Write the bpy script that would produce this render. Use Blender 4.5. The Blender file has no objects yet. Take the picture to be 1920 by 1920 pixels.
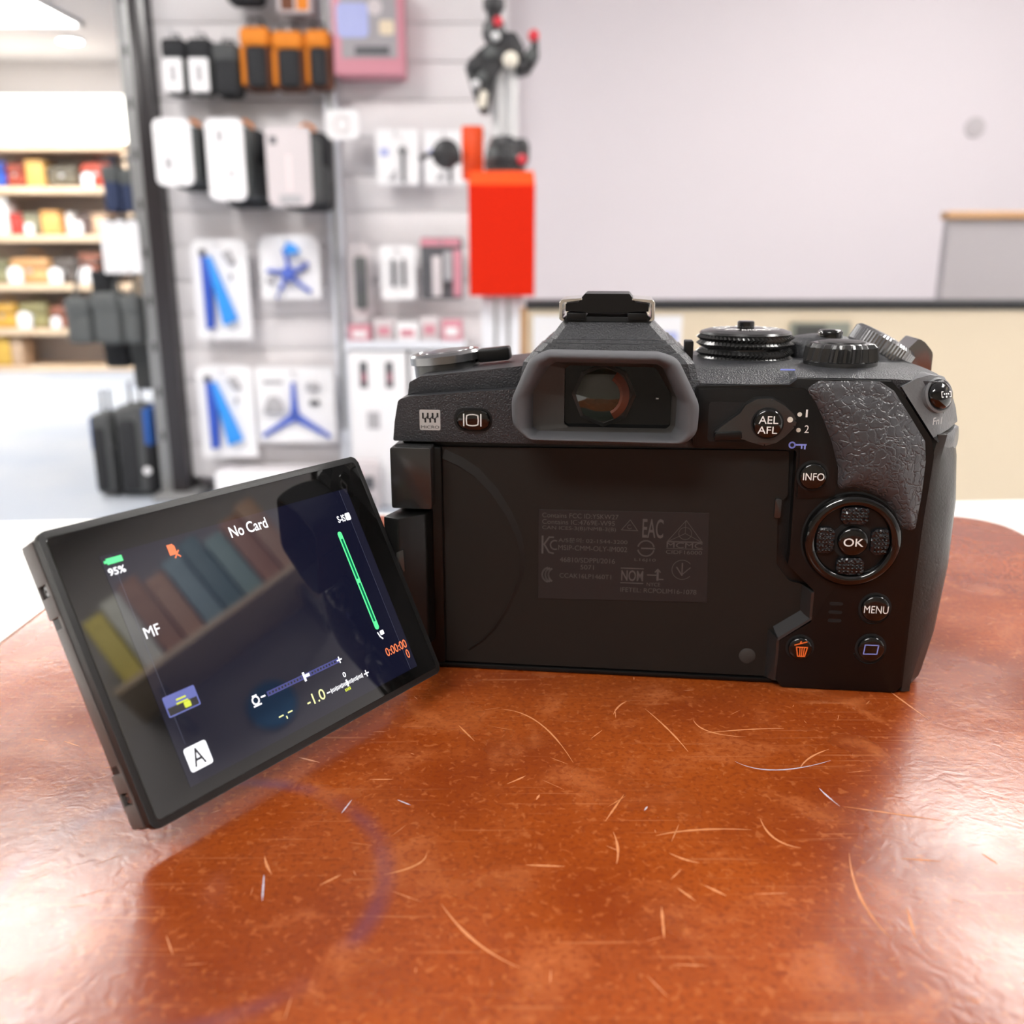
import bpy, bmesh, math, random
from math import sin, cos, pi, radians as rad
from mathutils import Vector, Matrix
from mathutils.geometry import delaunay_2d_cdt

random.seed(7)
SC = bpy.context.scene
COL = SC.collection

# ------------------------------------------------------------------ camera
TZ = 0.92                       # height of the leather pad's top above the floor
cd = bpy.data.cameras.new('camera')
cam = bpy.data.objects.new('camera', cd)
COL.objects.link(cam)
cam.location = (0, 0, TZ + 0.10)
cam.rotation_euler = (rad(90 - 15.2), 0, 0)
cd.sensor_width = 36
cd.lens = 33.15
cd.clip_start = 0.01
cd.clip_end = 60
cd.dof.use_dof = True
cd.dof.focus_distance = 0.203
cd.dof.aperture_fstop = 16.5
SC.camera = cam

# ------------------------------------------------------------------ world, exposure
wd = bpy.data.worlds.new('world')
SC.world = wd
wd.use_nodes = True
wd.node_tree.nodes['Background'].inputs[0].default_value = (0.9, 0.92, 1, 1)
wd.node_tree.nodes['Background'].inputs[1].default_value = 0.3
SC.view_settings.view_transform = 'Standard'
SC.view_settings.look = 'None'
SC.view_settings.gamma = 1
SC.view_settings.use_curve_mapping = False
SC.view_settings.exposure = 0.18
PANEL_LIGHT = 28.0


# ------------------------------------------------------------------ materials
def mat(name, col, rough=0.5, metal=0.0, bump=None, var=None, emit=None, spec=0.5, coat=0.0,
        trans=0.0, alpha=1.0):
    """bump=(scale, strength, kind, distance); var=(scale, other colour, amount)"""
    m = bpy.data.materials.new(name)
    m.use_nodes = True
    nt = m.node_tree
    b = nt.nodes['Principled BSDF']
    b.inputs['Base Color'].default_value = (*col, 1)
    b.inputs['Roughness'].default_value = rough
    b.inputs['Metallic'].default_value = metal
    b.inputs['Specular IOR Level'].default_value = spec
    b.inputs['Coat Weight'].default_value = coat
    b.inputs['Transmission Weight'].default_value = trans
    b.inputs['Alpha'].default_value = alpha
    tc = nt.nodes.new('ShaderNodeTexCoord')
    if var:
        n = nt.nodes.new('ShaderNodeTexNoise')
        n.inputs['Scale'].default_value = var[0]
        n.inputs['Detail'].default_value = 4
        nt.links.new(tc.outputs['Object'], n.inputs['Vector'])
        r = nt.nodes.new('ShaderNodeMapRange')
        r.inputs['From Min'].default_value = 0.35
        r.inputs['From Max'].default_value = 0.65
        r.inputs['To Max'].default_value = var[2]
        nt.links.new(n.outputs['Fac'], r.inputs['Value'])
        mx = nt.nodes.new('ShaderNodeMix')
        mx.data_type = 'RGBA'
        mx.inputs['A'].default_value = (*col, 1)
        mx.inputs['B'].default_value = (*var[1], 1)
        nt.links.new(r.outputs['Result'], mx.inputs['Factor'])
        nt.links.new(mx.outputs['Result'], b.inputs['Base Color'])
    if bump:
        kind = bump[2] if len(bump) > 2 else 'noise'
        if kind == 'noise':
            t = nt.nodes.new('ShaderNodeTexNoise')
            t.inputs['Detail'].default_value = 3
            out = t.outputs['Fac']
        else:
            t = nt.nodes.new('ShaderNodeTexVoronoi')
            t.feature = 'DISTANCE_TO_EDGE' if kind == 'edge' else 'F1'
            out = t.outputs['Distance']
        t.inputs['Scale'].default_value = bump[0]
        nt.links.new(tc.outputs['Object'], t.inputs['Vector'])
        bp = nt.nodes.new('ShaderNodeBump')
        bp.inputs['Strength'].default_value = bump[1]
        bp.inputs['Distance'].default_value = bump[3] if len(bump) > 3 else 0.0002
        nt.links.new(out, bp.inputs['Height'])
        nt.links.new(bp.outputs['Normal'], b.inputs['Normal'])
    if emit:
        b.inputs['Emission Color'].default_value = (*emit[0], 1)
        b.inputs['Emission Strength'].default_value = emit[1]
    return m


def leather_crease(name, col, rough, scale, strength, dist):
    """grained leather: creases from warped voronoi edges plus fine noise"""
    m = mat(name, col, rough)
    nt = m.node_tree
    b = nt.nodes['Principled BSDF']
    tc = nt.nodes.new('ShaderNodeTexCoord')
    nz = nt.nodes.new('ShaderNodeTexNoise')
    nz.inputs['Scale'].default_value = scale * 0.8
    nt.links.new(tc.outputs['Object'], nz.inputs['Vector'])
    ad = nt.nodes.new('ShaderNodeVectorMath')
    ad.operation = 'MULTIPLY_ADD'
    ad.inputs[1].default_value = (0.006, 0.006, 0.006)
    nt.links.new(nz.outputs['Color'], ad.inputs[0])
    nt.links.new(tc.outputs['Object'], ad.inputs[2])
    v = nt.nodes.new('ShaderNodeTexVoronoi')
    v.feature = 'DISTANCE_TO_EDGE'
    v.inputs['Scale'].default_value = scale
    nt.links.new(ad.outputs[0], v.inputs['Vector'])
    mr = nt.nodes.new('ShaderNodeMapRange')
    mr.inputs['From Max'].default_value = 0.14
    nt.links.new(v.outputs['Distance'], mr.inputs['Value'])
    n2 = nt.nodes.new('ShaderNodeTexNoise')
    n2.inputs['Scale'].default_value = scale * 2.2
    nt.links.new(tc.outputs['Object'], n2.inputs['Vector'])
    sm = nt.nodes.new('ShaderNodeMath')
    sm.operation = 'MULTIPLY_ADD'
    sm.inputs[1].default_value = 0.5
    nt.links.new(n2.outputs['Fac'], sm.inputs[0])
    nt.links.new(mr.outputs['Result'], sm.inputs[2])
    bp = nt.nodes.new('ShaderNodeBump')
    bp.inputs['Strength'].default_value = strength
    bp.inputs['Distance'].default_value = dist
    nt.links.new(sm.outputs[0], bp.inputs['Height'])
    nt.links.new(bp.outputs['Normal'], b.inputs['Normal'])
    return m


M = {}
M['body'] = mat('body_black', (0.008, 0.008, 0.008), 0.42, bump=(2600, 0.25), spec=0.4)
M['cover'] = mat('top_cover_black', (0.028, 0.029, 0.033), 0.36, bump=(2600, 1.0, 'noise', 0.00028))
M['plate'] = mat('matte_plate', (0.0105, 0.0095, 0.008), 0.5, bump=(3000, 0.1), spec=0.35)
M['panel'] = mat('satin_panel', (0.0035, 0.0035, 0.0035), 0.36, bump=(3000, 0.1), spec=0.35)
M['sticker'] = mat('sticker_grey', (0.020, 0.0175, 0.0175), 0.45, spec=0.35)
M['sticker_ink'] = mat('sticker_ink', (0.075, 0.068, 0.066), 0.5)
M['disc'] = mat('plug_grey', (0.035, 0.033, 0.03), 0.6)
M['rubber'] = mat('eyecup_rubber', (0.085, 0.085, 0.092), 0.75, bump=(2500, 0.15))
M['eyeframe'] = mat('eyepiece_plastic', (0.045, 0.040, 0.036), 0.5)
M['leather'] = leather_crease('grip_leather', (0.055, 0.055, 0.060), 0.36, 430, 0.5, 0.0004)
M['gloss'] = mat('gloss_black', (0.003, 0.003, 0.003), 0.10, coat=0.3)
M['satin'] = mat('satin_black_metal', (0.02, 0.02, 0.02), 0.22, metal=0.0, spec=0.8)
M['dialgrey'] = mat('dial_metal', (0.26, 0.26, 0.265), 0.22, metal=0.95)
M['groove'] = mat('groove_black', (0.003, 0.003, 0.003), 0.7)
M['chrome'] = mat('chrome', (0.75, 0.74, 0.70), 0.22, metal=1.0)
M['shoulder'] = mat('shoulder_lit_grey', (0.13, 0.135, 0.14), 0.36, bump=(1500, 0.6))  # grey plastic lightened, painting in the light its sloped faces catch
M['rubgrip'] = mat('grip_rubber', (0.022, 0.020, 0.018), 0.38, bump=(1500, 0.3))
M['white'] = mat('white_print', (0.85, 0.85, 0.83), 0.5)
M['dotw'] = mat('cream_print', (0.72, 0.70, 0.62), 0.4)
M['bluep'] = mat('blue_print', (0.28, 0.33, 0.85), 0.5)
M['orangep'] = mat('orange_print', (0.95, 0.18, 0.03), 0.5)
M['redp'] = mat('red_print', (0.55, 0.05, 0.07), 0.5)
M['silverp'] = mat('silver_print', (0.45, 0.44, 0.43), 0.4)
M['lens'] = mat('coated_lens', (0.010, 0.014, 0.008), 0.08, spec=0.6, coat=0.5)
M['lensring'] = mat('lens_barrel', (0.010, 0.009, 0.008), 0.35)
M['lensglint'] = mat('lens_reflection_orange', (0.11, 0.027, 0.011), 0.4)  # orange reflection in the eyepiece, given as a base colour
M['relief'] = mat('relief_shade', (0.004, 0.004, 0.0035), 0.6)  # darker black paints in the shading of the curved groove
M['eyeglass'] = mat('eyepiece_glass', (0.004, 0.004, 0.004), 0.04, spec=0.3)
M['lcdglass'] = mat('monitor_glass', (0.004, 0.004, 0.004), 0.02, spec=0.62)
M['lcd'] = mat('lit_display', (0.003, 0.003, 0.004), 0.02, spec=0.62, emit=((0.15, 0.17, 0.55), 0.030))
M['lcdband'] = mat('lit_display_band', (0.003, 0.003, 0.004), 0.02, spec=0.62, emit=((0.25, 0.25, 0.55), 0.040))
M['lcdline'] = mat('lit_line', (0.01, 0.01, 0.01), 0.1, emit=((0.35, 0.37, 0.6), 0.18))
M['ewhite'] = mat('lit_white', (0.1, 0.1, 0.1), 0.2, emit=((0.95, 0.95, 1.0), 1.25))
M['egreen'] = mat('lit_green', (0.02, 0.1, 0.03), 0.2, emit=((0.10, 0.90, 0.30), 1.1))
M['egreend'] = mat('lit_green_dark', (0.0, 0.02, 0.01), 0.2, emit=((0.0, 0.25, 0.13), 0.5))
M['ered'] = mat('lit_red', (0.1, 0.02, 0.01), 0.2, emit=((1.0, 0.22, 0.08), 1.0))
M['eyellow'] = mat('lit_yellow', (0.1, 0.1, 0.02), 0.2, emit=((0.95, 0.95, 0.45), 0.95))
M['elime'] = mat('lit_lime', (0.1, 0.1, 0.02), 0.2, emit=((0.75, 0.85, 0.05), 0.8))
M['eblue'] = mat('lit_blue', (0.02, 0.02, 0.1), 0.2, emit=((0.20, 0.24, 0.62), 0.55))
M['eblued'] = mat('lit_blue_dark', (0.02, 0.02, 0.05), 0.2, emit=((0.07, 0.08, 0.34), 0.5))
M['edark'] = mat('lit_dark', (0.01, 0.01, 0.01), 0.2, emit=((0.03, 0.03, 0.05), 0.3))


# ------------------------------------------------------------------ helpers
MM = 0.001


def finish(bm, name, m, parent=None, smooth=32, scale=1.0, label=None):
    if scale != 1.0:
        bmesh.ops.scale(bm, vec=(scale,) * 3, verts=bm.verts)
    bmesh.ops.recalc_face_normals(bm, faces=bm.faces)
    if smooth:
        lim = rad(smooth)
        for f in bm.faces:
            f.smooth = True
        for e in bm.edges:
            if len(e.link_faces) == 2:
                e.smooth = e.calc_face_angle(0) < lim
            else:
                e.smooth = False
    me = bpy.data.meshes.new(name)
    bm.to_mesh(me)
    bm.free()
    if isinstance(m, str):
        m = M[m]
    me.materials.append(m)
    o = bpy.data.objects.new(name, me)
    COL.objects.link(o)
    if parent:
        o.parent = parent
    if label:
        o['label'] = label
    return o


def tag(o, label, cat, group=None):
    o['label'] = label
    o['category'] = cat
    if group:
        o['group'] = group
    return o


def struct(o, label=None):
    o['kind'] = 'structure'
    if label:
        o['label'] = label
    return o


def thing(name, loc, label, cat, group=None, rz=0.0):
    o = bpy.data.objects.new(name, None)
    COL.objects.link(o)
    o.location = loc
    o.rotation_euler = (0, 0, rz)
    o.empty_display_size = 0.02
    return tag(o, label, cat, group)


def bevel(bm, w, seg=2, edges=None):
    if w <= 0:
        return
    bmesh.ops.bevel(bm, geom=list(edges if edges is not None else bm.edges), offset=w,
                    segments=seg, profile=0.5, affect='EDGES', clamp_overlap=True)


def prism(poly, y0, y1, bev=0.0, seg=2, bm=None, only_rear=False):
    """polygon in (x,z), extruded from y0 (near) to y1"""
    own = bm is None
    b = bmesh.new()
    a = [b.verts.new((x, y0, z)) for x, z in poly]
    c = [b.verts.new((x, y1, z)) for x, z in poly]
    n = len(poly)
    f0 = b.faces.new(a)
    b.faces.new(c[::-1])
    for i in range(n):
        b.faces.new((a[i], c[i], c[(i + 1) % n], a[(i + 1) % n]))
    if bev:
        ed = list(f0.edges) if only_rear else list(b.edges)
        bevel(b, bev, seg, ed)
    if own:
        return b
    join(bm, b)
    return bm


def join(dst, src):
    me = bpy.data.meshes.new('tmp')
    src.to_mesh(me)
    src.free()
    dst.from_mesh(me)
    bpy.data.meshes.remove(me)


def box(x0, x1, y0, y1, z0, z1, bev=0.0, seg=2, bm=None):
    return prism([(x0, z0), (x1, z0), (x1, z1), (x0, z1)], y0, y1, bev, seg, bm)


def roundpoly(pts, r, n=5):
    """fillet the corners of a polygon; r a number or one per corner"""
    out = []
    k = len(pts)
    for i in range(k):
        p = Vector(pts[i])
        a = Vector(pts[i - 1]) - p
        b = Vector(pts[(i + 1) % k]) - p
        ri = r[i] if isinstance(r, (list, tuple)) else r
        la, lb = a.length, b.length
        if ri <= 0 or la < 1e-9 or lb < 1e-9:
            out.append(tuple(p))
            continue
        a.normalize()
        b.normalize()
        ang = a.angle(b)
        if ang > pi - 0.02:
            t = min(ri, la * 0.3, lb * 0.3) * 0.3
            for j in range(n + 1):
                q = (j / n) * 2 - 1
                out.append(tuple(p + (a * -q * t if q < 0 else b * q * t)))
            continue
        t = min(ri / math.tan(ang / 2), la * 0.48, lb * 0.48)
        rr = t * math.tan(ang / 2)
        c = p + (a + b).normalized() * (rr / sin(ang / 2))
        s = p + a * t - c
        e = p + b * t - c
        a0 = math.atan2(s.y, s.x)
        a1 = math.atan2(e.y, e.x)
        d = (a1 - a0 + pi) % (2 * pi) - pi
        for j in range(n + 1):
            q = a0 + d * j / n
            out.append((c.x + rr * cos(q), c.y + rr * sin(q)))
    return out


def roundpoly3(pts):
    """one pass of corner cutting on a closed 3D loop"""
    P_ = [Vector(p) for p in pts]
    out = []
    for i, p in enumerate(P_):
        q = P_[(i + 1) % len(P_)]
        out += [p.lerp(q, 0.25), p.lerp(q, 0.75)]
    return out


def rrect(x0, x1, z0, z1, r, n=5):
    return roundpoly([(x0, z0), (x1, z0), (x1, z1), (x0, z1)], r, n)


def circ(cx, cz, r, n=40, a0=0.0):
    return [(cx + r * cos(a0 + 2 * pi * i / n), cz + r * sin(a0 + 2 * pi * i / n)) for i in range(n)]


def loft(loops, cap0=True, cap1=True, closed=True):
    b = bmesh.new()
    L = [[b.verts.new(p) for p in lp] for lp in loops]
    n = len(L[0])
    for i in range(len(L) - 1):
        for j in range(n if closed else n - 1):
            b.faces.new((L[i][j], L[i][(j + 1) % n], L[i + 1][(j + 1) % n], L[i + 1][j]))
    if cap0:
        b.faces.new(L[0][::-1])
    if cap1:
        b.faces.new(L[-1])
    return b


def lathe(profile, n=48, axis='y', center=(0, 0, 0), mtx=None, cap0=True, cap1=True):
    """profile of (radius, height); the axis is y (towards -y = up the profile) or z"""
    loops = []
    for r, h in profile:
        lp = []
        for i in range(n):
            a = 2 * pi * i / n
            if axis == 'y':
                p = Vector((r * cos(a), -h, r * sin(a)))
            else:
                p = Vector((r * cos(a), r * sin(a), h))
            if mtx:
                p = mtx @ p
            lp.append(p + Vector(center))
        loops.append(lp)
    return loft(loops, cap0, cap1)


def tube(pts, r, n=8, bm=None, closed=False):
    """tube along a polyline"""
    pts = [Vector(p) for p in pts]
    loops = []
    for i, p in enumerate(pts):
        if closed:
            d = pts[(i + 1) % len(pts)] - pts[i - 1]
        else:
            d = pts[min(i + 1, len(pts) - 1)] - pts[max(i - 1, 0)]
        d.normalize()
        up = Vector((0, 0, 1)) if abs(d.z) < 0.9 else Vector((1, 0, 0))
        s = d.cross(up).normalized()
        t = s.cross(d)
        loops.append([p + (s * cos(2 * pi * k / n) + t * sin(2 * pi * k / n)) * r for k in range(n)])
    if closed:
        loops.append(loops[0])
    b = loft(loops, not closed, not closed)
    if closed:
        bmesh.ops.remove_doubles(b, verts=b.verts, dist=r * 1e-3)
    if bm is not None:
        join(bm, b)
        return bm
    return b


def flat(polys, y, bm=None):
    """thin printed shapes in the (x,z) plane at depth y"""
    b = bm or bmesh.new()
    for p in polys:
        vs = [b.verts.new((x, y, z)) for x, z in p]
        try:
            b.faces.new(vs)
        except ValueError:
            pass
    return b


def stroke(pts, w, closed=False):
    """2D polyline -> quads"""
    out = []
    P = [Vector(p) for p in pts]
    k = len(P)
    for i in range(k if closed else k - 1):
        a, b = P[i], P[(i + 1) % k]
        d = (b - a)
        if d.length < 1e-9:
            continue
        d.normalize()
        nrm = Vector((-d.y, d.x)) * w / 2
        e = d * w * 0.35
        out.append([tuple(a - e + nrm), tuple(b + e + nrm), tuple(b + e - nrm), tuple(a - e - nrm)])
    return out


def arc(cx, cz, r, a0, a1, n=16):
    return [(cx + r * cos(rad(a0 + (a1 - a0) * i / n)), cz + r * sin(rad(a0 + (a1 - a0) * i / n)))
            for i in range(n + 1)]


def text(name, s, x0, z0, w, h, y, m, parent, scale=MM, bold=0.0, rot=0.0, horiz=False):
    """text filled into the box (x0,z0,w,h) of the (x,z) plane at depth y; horiz: lies in xy at z=y"""
    cu = bpy.data.curves.new('t', 'FONT')
    cu.body = s
    cu.size = 1
    cu.offset = bold
    ob = bpy.data.objects.new('t', cu)
    COL.objects.link(ob)
    dg = bpy.context.evaluated_depsgraph_get()
    me = bpy.data.meshes.new_from_object(ob.evaluated_get(dg))
    bpy.data.objects.remove(ob)
    bpy.data.curves.remove(cu)
    xs = [v.co.x for v in me.vertices]
    ys = [v.co.y for v in me.vertices]
    if not xs:
        return None
    mx, Mx, my, My = min(xs), max(xs), min(ys), max(ys)
    kx = w / max(Mx - mx, 1e-6)
    ky = h / max(My - my, 1e-6)
    cr, sr = cos(rot), sin(rot)
    for v in me.vertices:
        a = (v.co.x - mx) * kx - w / 2
        b = (v.co.y - my) * ky - h / 2
        a, b = a * cr - b * sr, a * sr + b * cr
        if horiz:
            v.co = ((x0 + w / 2 + a) * scale, (z0 + h / 2 + b) * scale, y * scale)
        else:
            v.co = ((x0 + w / 2 + a) * scale, y * scale, (z0 + h / 2 + b) * scale)
    me.name = name
    if isinstance(m, str):
        m = M[m]
    me.materials.clear()
    me.materials.append(m)
    o = bpy.data.objects.new(name, me)
    COL.objects.link(o)
    o.parent = parent
    return o


# ================================================================== the room
FX0, FX1, FY0, FY1, CZ = -5.2, 2.7, -3.0, 9.25, 2.70
M['carpet'] = mat('carpet_blue_grey', (0.36, 0.40, 0.47), 0.9, bump=(300, 0.4, 'noise', 0.002),
                  var=(1.2, (0.43, 0.455, 0.49), 1.0))
M['wallp'] = mat('wall_paint_lilac_white', (0.66, 0.615, 0.65), 0.65, bump=(120, 0.05, 'noise', 0.001))
M['wallw'] = mat('wall_paint_warm', (0.58, 0.53, 0.47), 0.7)
M['walld'] = mat('wall_dark_brown', (0.30, 0.25, 0.20), 0.7)
M['ceil'] = mat('ceiling_white', (0.66, 0.63, 0.63), 0.8)
M['lamp'] = mat('lamp_diffuser', (0.9, 0.9, 0.9), 0.5, emit=((1.0, 0.97, 0.93), PANEL_LIGHT))
M['lampframe'] = mat('lamp_frame_white', (0.85, 0.85, 0.85), 0.4)

struct(finish(box(FX0 - .1, FX1 + .1, FY0 - .1, FY1 + .1, -0.1, 0.0), 'floor', 'carpet', smooth=0),
       'pale blue-grey carpet floor of the shop')
struct(finish(box(FX0 - .1, FX1 + .1, FY0 - .1, FY1 + .1, CZ, CZ + 0.1), 'ceiling', 'ceil', smooth=0),
       'white flat ceiling with light panels')
struct(finish(box(FX0 - .1, FX0, FY0, FY1, 0, CZ), 'wall_left', 'wallw', smooth=0), 'beige side wall of the shop')
struct(finish(box(FX1, FX1 + .1, FY0, FY1, 0, CZ), 'wall_right', 'ceil', smooth=0), 'white wall right of the counter')
struct(finish(box(FX0, FX1, FY1, FY1 + .1, 0, CZ), 'wall_far', 'ceil', smooth=0), 'white wall behind the wooden bag shelves')
struct(finish(box(FX0, FX1, FY0 - .1, FY0, 0, CZ), 'wall_near', 'walld', smooth=0), 'dark brown wall behind the photographer')
struct(finish(box(-1.47, FX1, 4.16, 4.30, 0, CZ), 'wall_back', 'wallp', smooth=0),
       'plain lilac-white wall behind the beige counter')


def ceiling_light(x, y, sx, sy, label):
    t = thing('ceiling_light', (x, y, CZ), label, 'ceiling light', 'ceiling light panels')
    b = bmesh.new()
    w = 0.03
    for (a0, a1, b0, b1) in ((-sx, sx, -sy, -sy + w), (-sx, sx, sy - w, sy), (-sx, -sx + w, -sy, sy), (sx - w, sx, -sy, sy)):
        box(a0, a1, b0, b1, -0.03, 0, bm=b)
    finish(b, 'frame', 'lampframe', t, smooth=0)
    finish(box(-sx + w, sx - w, -sy + w, sy - w, -0.02, -0.005), 'diffuser', 'lamp', t, smooth=0)


for x, y, sx, sy, lb in (
        (-1.50, 2.05, .34, .55, 'square ceiling light panel up left of the red stand'),
        (1.70, 2.30, .34, .55, 'square ceiling light panel above the beige counter'),
        (-3.95, 7.15, .75, .6, 'bright ceiling light panel at the top left corner of the picture'),
        (-0.9, -1.3, .6, .3, 'added fill light panel in the ceiling behind the photographer'),  # unseen panel added as fill for the camera's back
        (-3.6, 4.3, .6, .3, 'ceiling light panel over the carpet aisle'),
        (1.75, 0.1, .3, .6, 'added ceiling light panel brightening the right wall'),  # unseen panel added to brighten the wall mirrored in the monitor
        (-3.6, 1.2, .6, .3, 'ceiling light panel over the left of the shop')):
    ceiling_light(x, y, sx, sy, lb)
t = thing('downlight', (-3.55, 8.3, CZ), 'small round ceiling downlight in front of the bag shelves', 'downlight')
finish(lathe([(0.09, -0.02), (0.10, -0.02), (0.10, 0), (0.09, 0)], 24, 'z'), 'rim', 'lampframe', t)
finish(lathe([(0.088, -0.025), (0.088, -0.01)], 24, 'z'), 'bulb', 'lamp', t)

# ================================================================== white counter and leather pad
M['counterw'] = mat('counter_white', (0.86, 0.86, 0.84), 0.4)
yaw_c = math.atan2(0.041, 0.503)
t = thing('white_counter', (0.0, 0.447, 0), 'white shop counter under the brown leather pad', 'counter', rz=yaw_c)
finish(box(-1.1, 1.25, -0.62, 0.0, TZ - 0.06, TZ - 0.02, 0.003), 'counter_top', 'counterw', t)
finish(box(-1.05, 1.2, -0.58, -0.04, 0.0, TZ - 0.06, 0), 'counter_body', 'counterw', t, smooth=0)


def pad_material():
    m = mat('pad_leather', (0.38, 0.085, 0.018), 0.30, spec=0.29)
    nt = m.node_tree
    b = nt.nodes['Principled BSDF']
    tc = nt.nodes.new('ShaderNodeTexCoord')
    N = lambda ty: nt.nodes.new(ty)
    lk = nt.links.new

    def noise(sc, det=5, dist=0.0):
        n = N('ShaderNodeTexNoise')
        n.inputs['Scale'].default_value = sc
        n.inputs['Detail'].default_value = det
        n.inputs['Distortion'].default_value = dist
        lk(tc.outputs['Object'], n.inputs['Vector'])
        return n.outputs['Fac']

    def rng(v, a, c, lo=0.0, hi=1.0):
        r = N('ShaderNodeMapRange')
        r.interpolation_type = 'SMOOTHSTEP'
        r.inputs['From Min'].default_value = a
        r.inputs['From Max'].default_value = c
        r.inputs['To Min'].default_value = lo
        r.inputs['To Max'].default_value = hi
        lk(v, r.inputs['Value'])
        return r.outputs['Result']

    def mix(f, a, c):
        x = N('ShaderNodeMix')
        x.data_type = 'RGBA'
        lk(f, x.inputs['Factor'])
        for k, q in (('A', a), ('B', c)):
            if isinstance(q, tuple):
                x.inputs[k].default_value = (*q, 1)
            else:
                lk(q, x.inputs[k])
        return x.outputs['Result']

    def mul(a, k):
        x = N('ShaderNodeMath')
        x.operation = 'MULTIPLY'
        lk(a, x.inputs[0])
        if isinstance(k, float):
            x.inputs[1].default_value = k
        else:
            lk(k, x.inputs[1])
        return x.outputs[0]

    c = mix(rng(noise(22, 6), 0.35, 0.68), (0.300, 0.060, 0.0085), (0.195, 0.032, 0.0055))
    c = mix(mul(rng(noise(70, 5, 0.6), 0.5, 0.75), 0.5), c, (0.50, 0.15, 0.045))
    c = mix(mul(rng(noise(260, 4), 0.55, 0.8), 0.45), c, (0.20, 0.034, 0.010))
    c = mix(mul(rng(noise(900, 3), 0.48, 0.66), 0.45), c, (0.16, 0.024, 0.006))
    c = mix(mul(rng(noise(620, 3, 0.6), 0.56, 0.70), 0.4), c, (0.48, 0.15, 0.045))
    # fine random scratches: stretched noises at several angles
    for ang, sc in ((25, 900), (-40, 1100), (80, 1000), (140, 800)):
        mp = N('ShaderNodeMapping')
        mp.inputs['Rotation'].default_value = (0, 0, rad(ang))
        mp.inputs['Scale'].default_value = (sc * 0.03, sc, 1)
        lk(tc.outputs['Object'], mp.inputs['Vector'])
        n = N('ShaderNodeTexNoise')
        n.inputs['Scale'].default_value = 1.0
        n.inputs['Detail'].default_value = 2
        lk(mp.outputs['Vector'], n.inputs['Vector'])
        s = mul(rng(n.outputs['Fac'], 0.62, 0.74), rng(noise(22 + ang * .1, 2), 0.45, 0.65))
        c = mix(mul(s, 0.45), c, (0.50, 0.19, 0.075))
    # violet ring stain
    sp = N('ShaderNodeVectorMath')
    sp.operation = 'DISTANCE'
    sp.inputs[1].default_value = (-0.0525, 0.1338, 0)
    lk(tc.outputs['Object'], sp.inputs[0])
    d = sp.outputs['Value']
    ring = mul(rng(d, 0.0285, 0.0312), rng(d, 0.0312, 0.0345, 1.0, 0.0))
    ring = mul(ring, rng(noise(40, 3), 0.35, 0.6))
    c = mix(mul(ring, 0.55), c, (0.10, 0.035, 0.075))
    lk(c, b.inputs['Base Color'])
    lk(rng(noise(35, 5), 0.35, 0.7, 0.20, 0.30), b.inputs['Roughness'])
    # leather grain: fine noise and long soft wrinkles
    v = N('ShaderNodeTexNoise')
    v.inputs['Scale'].default_value = 1100
    v.inputs['Detail'].default_value = 3
    lk(tc.outputs['Object'], v.inputs['Vector'])
    w = N('ShaderNodeTexNoise')
    w.inputs['Scale'].default_value = 260
    w.inputs['Detail'].default_value = 2
    w.inputs['Distortion'].default_value = 1.2
    lk(tc.outputs['Object'], w.inputs['Vector'])
    ad = N('ShaderNodeMath')
    ad.operation = 'MULTIPLY_ADD'
    ad.inputs[1].default_value = 0.3
    lk(v.outputs['Fac'], ad.inputs[0])
    lk(w.outputs['Fac'], ad.inputs[2])
    bp = N('ShaderNodeBump')
    bp.inputs['Strength'].default_value = 0.17
    bp.inputs['Distance'].default_value = 0.0003
    lk(ad.outputs[0], bp.inputs['Height'])
    lk(bp.outputs['Normal'], b.inputs['Normal'])
    return m


M['pad'] = pad_material()
pad = thing('leather_pad', (0, 0, TZ), 'scratched red-brown leather pad under the camera', 'leather pad')
pl = rrect(-0.140, 0.193, -0.10, 0.367, [0.03, 0.03, 0.022, 0.03], 10)
lp = []
for dz, ins in ((-0.020, 0.0), (-0.004, 0.0), (-0.0018, 0.0006), (-0.0005, 0.0019), (0.0, 0.004)):
    q = rrect(-0.140 + ins, 0.193 - ins, -0.10 + ins, 0.367 - ins, [0.03, 0.03, 0.022, 0.03], 10)
    lp.append([(x, y, dz) for x, y in q])
finish(loft(lp), 'padded_top', 'pad', pad, smooth=60)
M['scratch'] = mat('scratch_tan', (0.58, 0.22, 0.08), 0.5)
M['scratchb'] = mat('scratch_pale', (0.55, 0.52, 0.60), 0.5)


def scr_mesh(curves, name, m):
    b = bmesh.new()
    for pts, w in curves:
        P = [Vector(p) for p in pts]
        # quadratic through three points
        k = 12
        Q = []
        if len(P) == 3:
            c = P[1] * 2 - (P[0] + P[2]) / 2
            for i in range(k + 1):
                s = i / k
                Q.append(P[0] * (1 - s) ** 2 + c * 2 * s * (1 - s) + P[2] * s * s)
        else:
            Q = [P[0].lerp(P[1], i / k) for i in range(k + 1)]
        L, R = [], []
        for i, q in enumerate(Q):
            d = (Q[min(i + 1, k)] - Q[max(i - 1, 0)]).normalized()
            n = Vector((-d.y, d.x))
            ww = w * 0.5 * (0.15 + sin(pi * i / k)) * random.uniform(0.6, 1.15)
            L.append(b.verts.new((*(q + n * ww), 0.00004)))
            R.append(b.verts.new((*(q - n * ww), 0.00004)))
        for i in range(k):
            b.faces.new((L[i], L[i + 1], R[i + 1], R[i]))
    o = finish(b, name, m, pad, smooth=0)
    o['kind'] = 'stuff'
    return o


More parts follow.
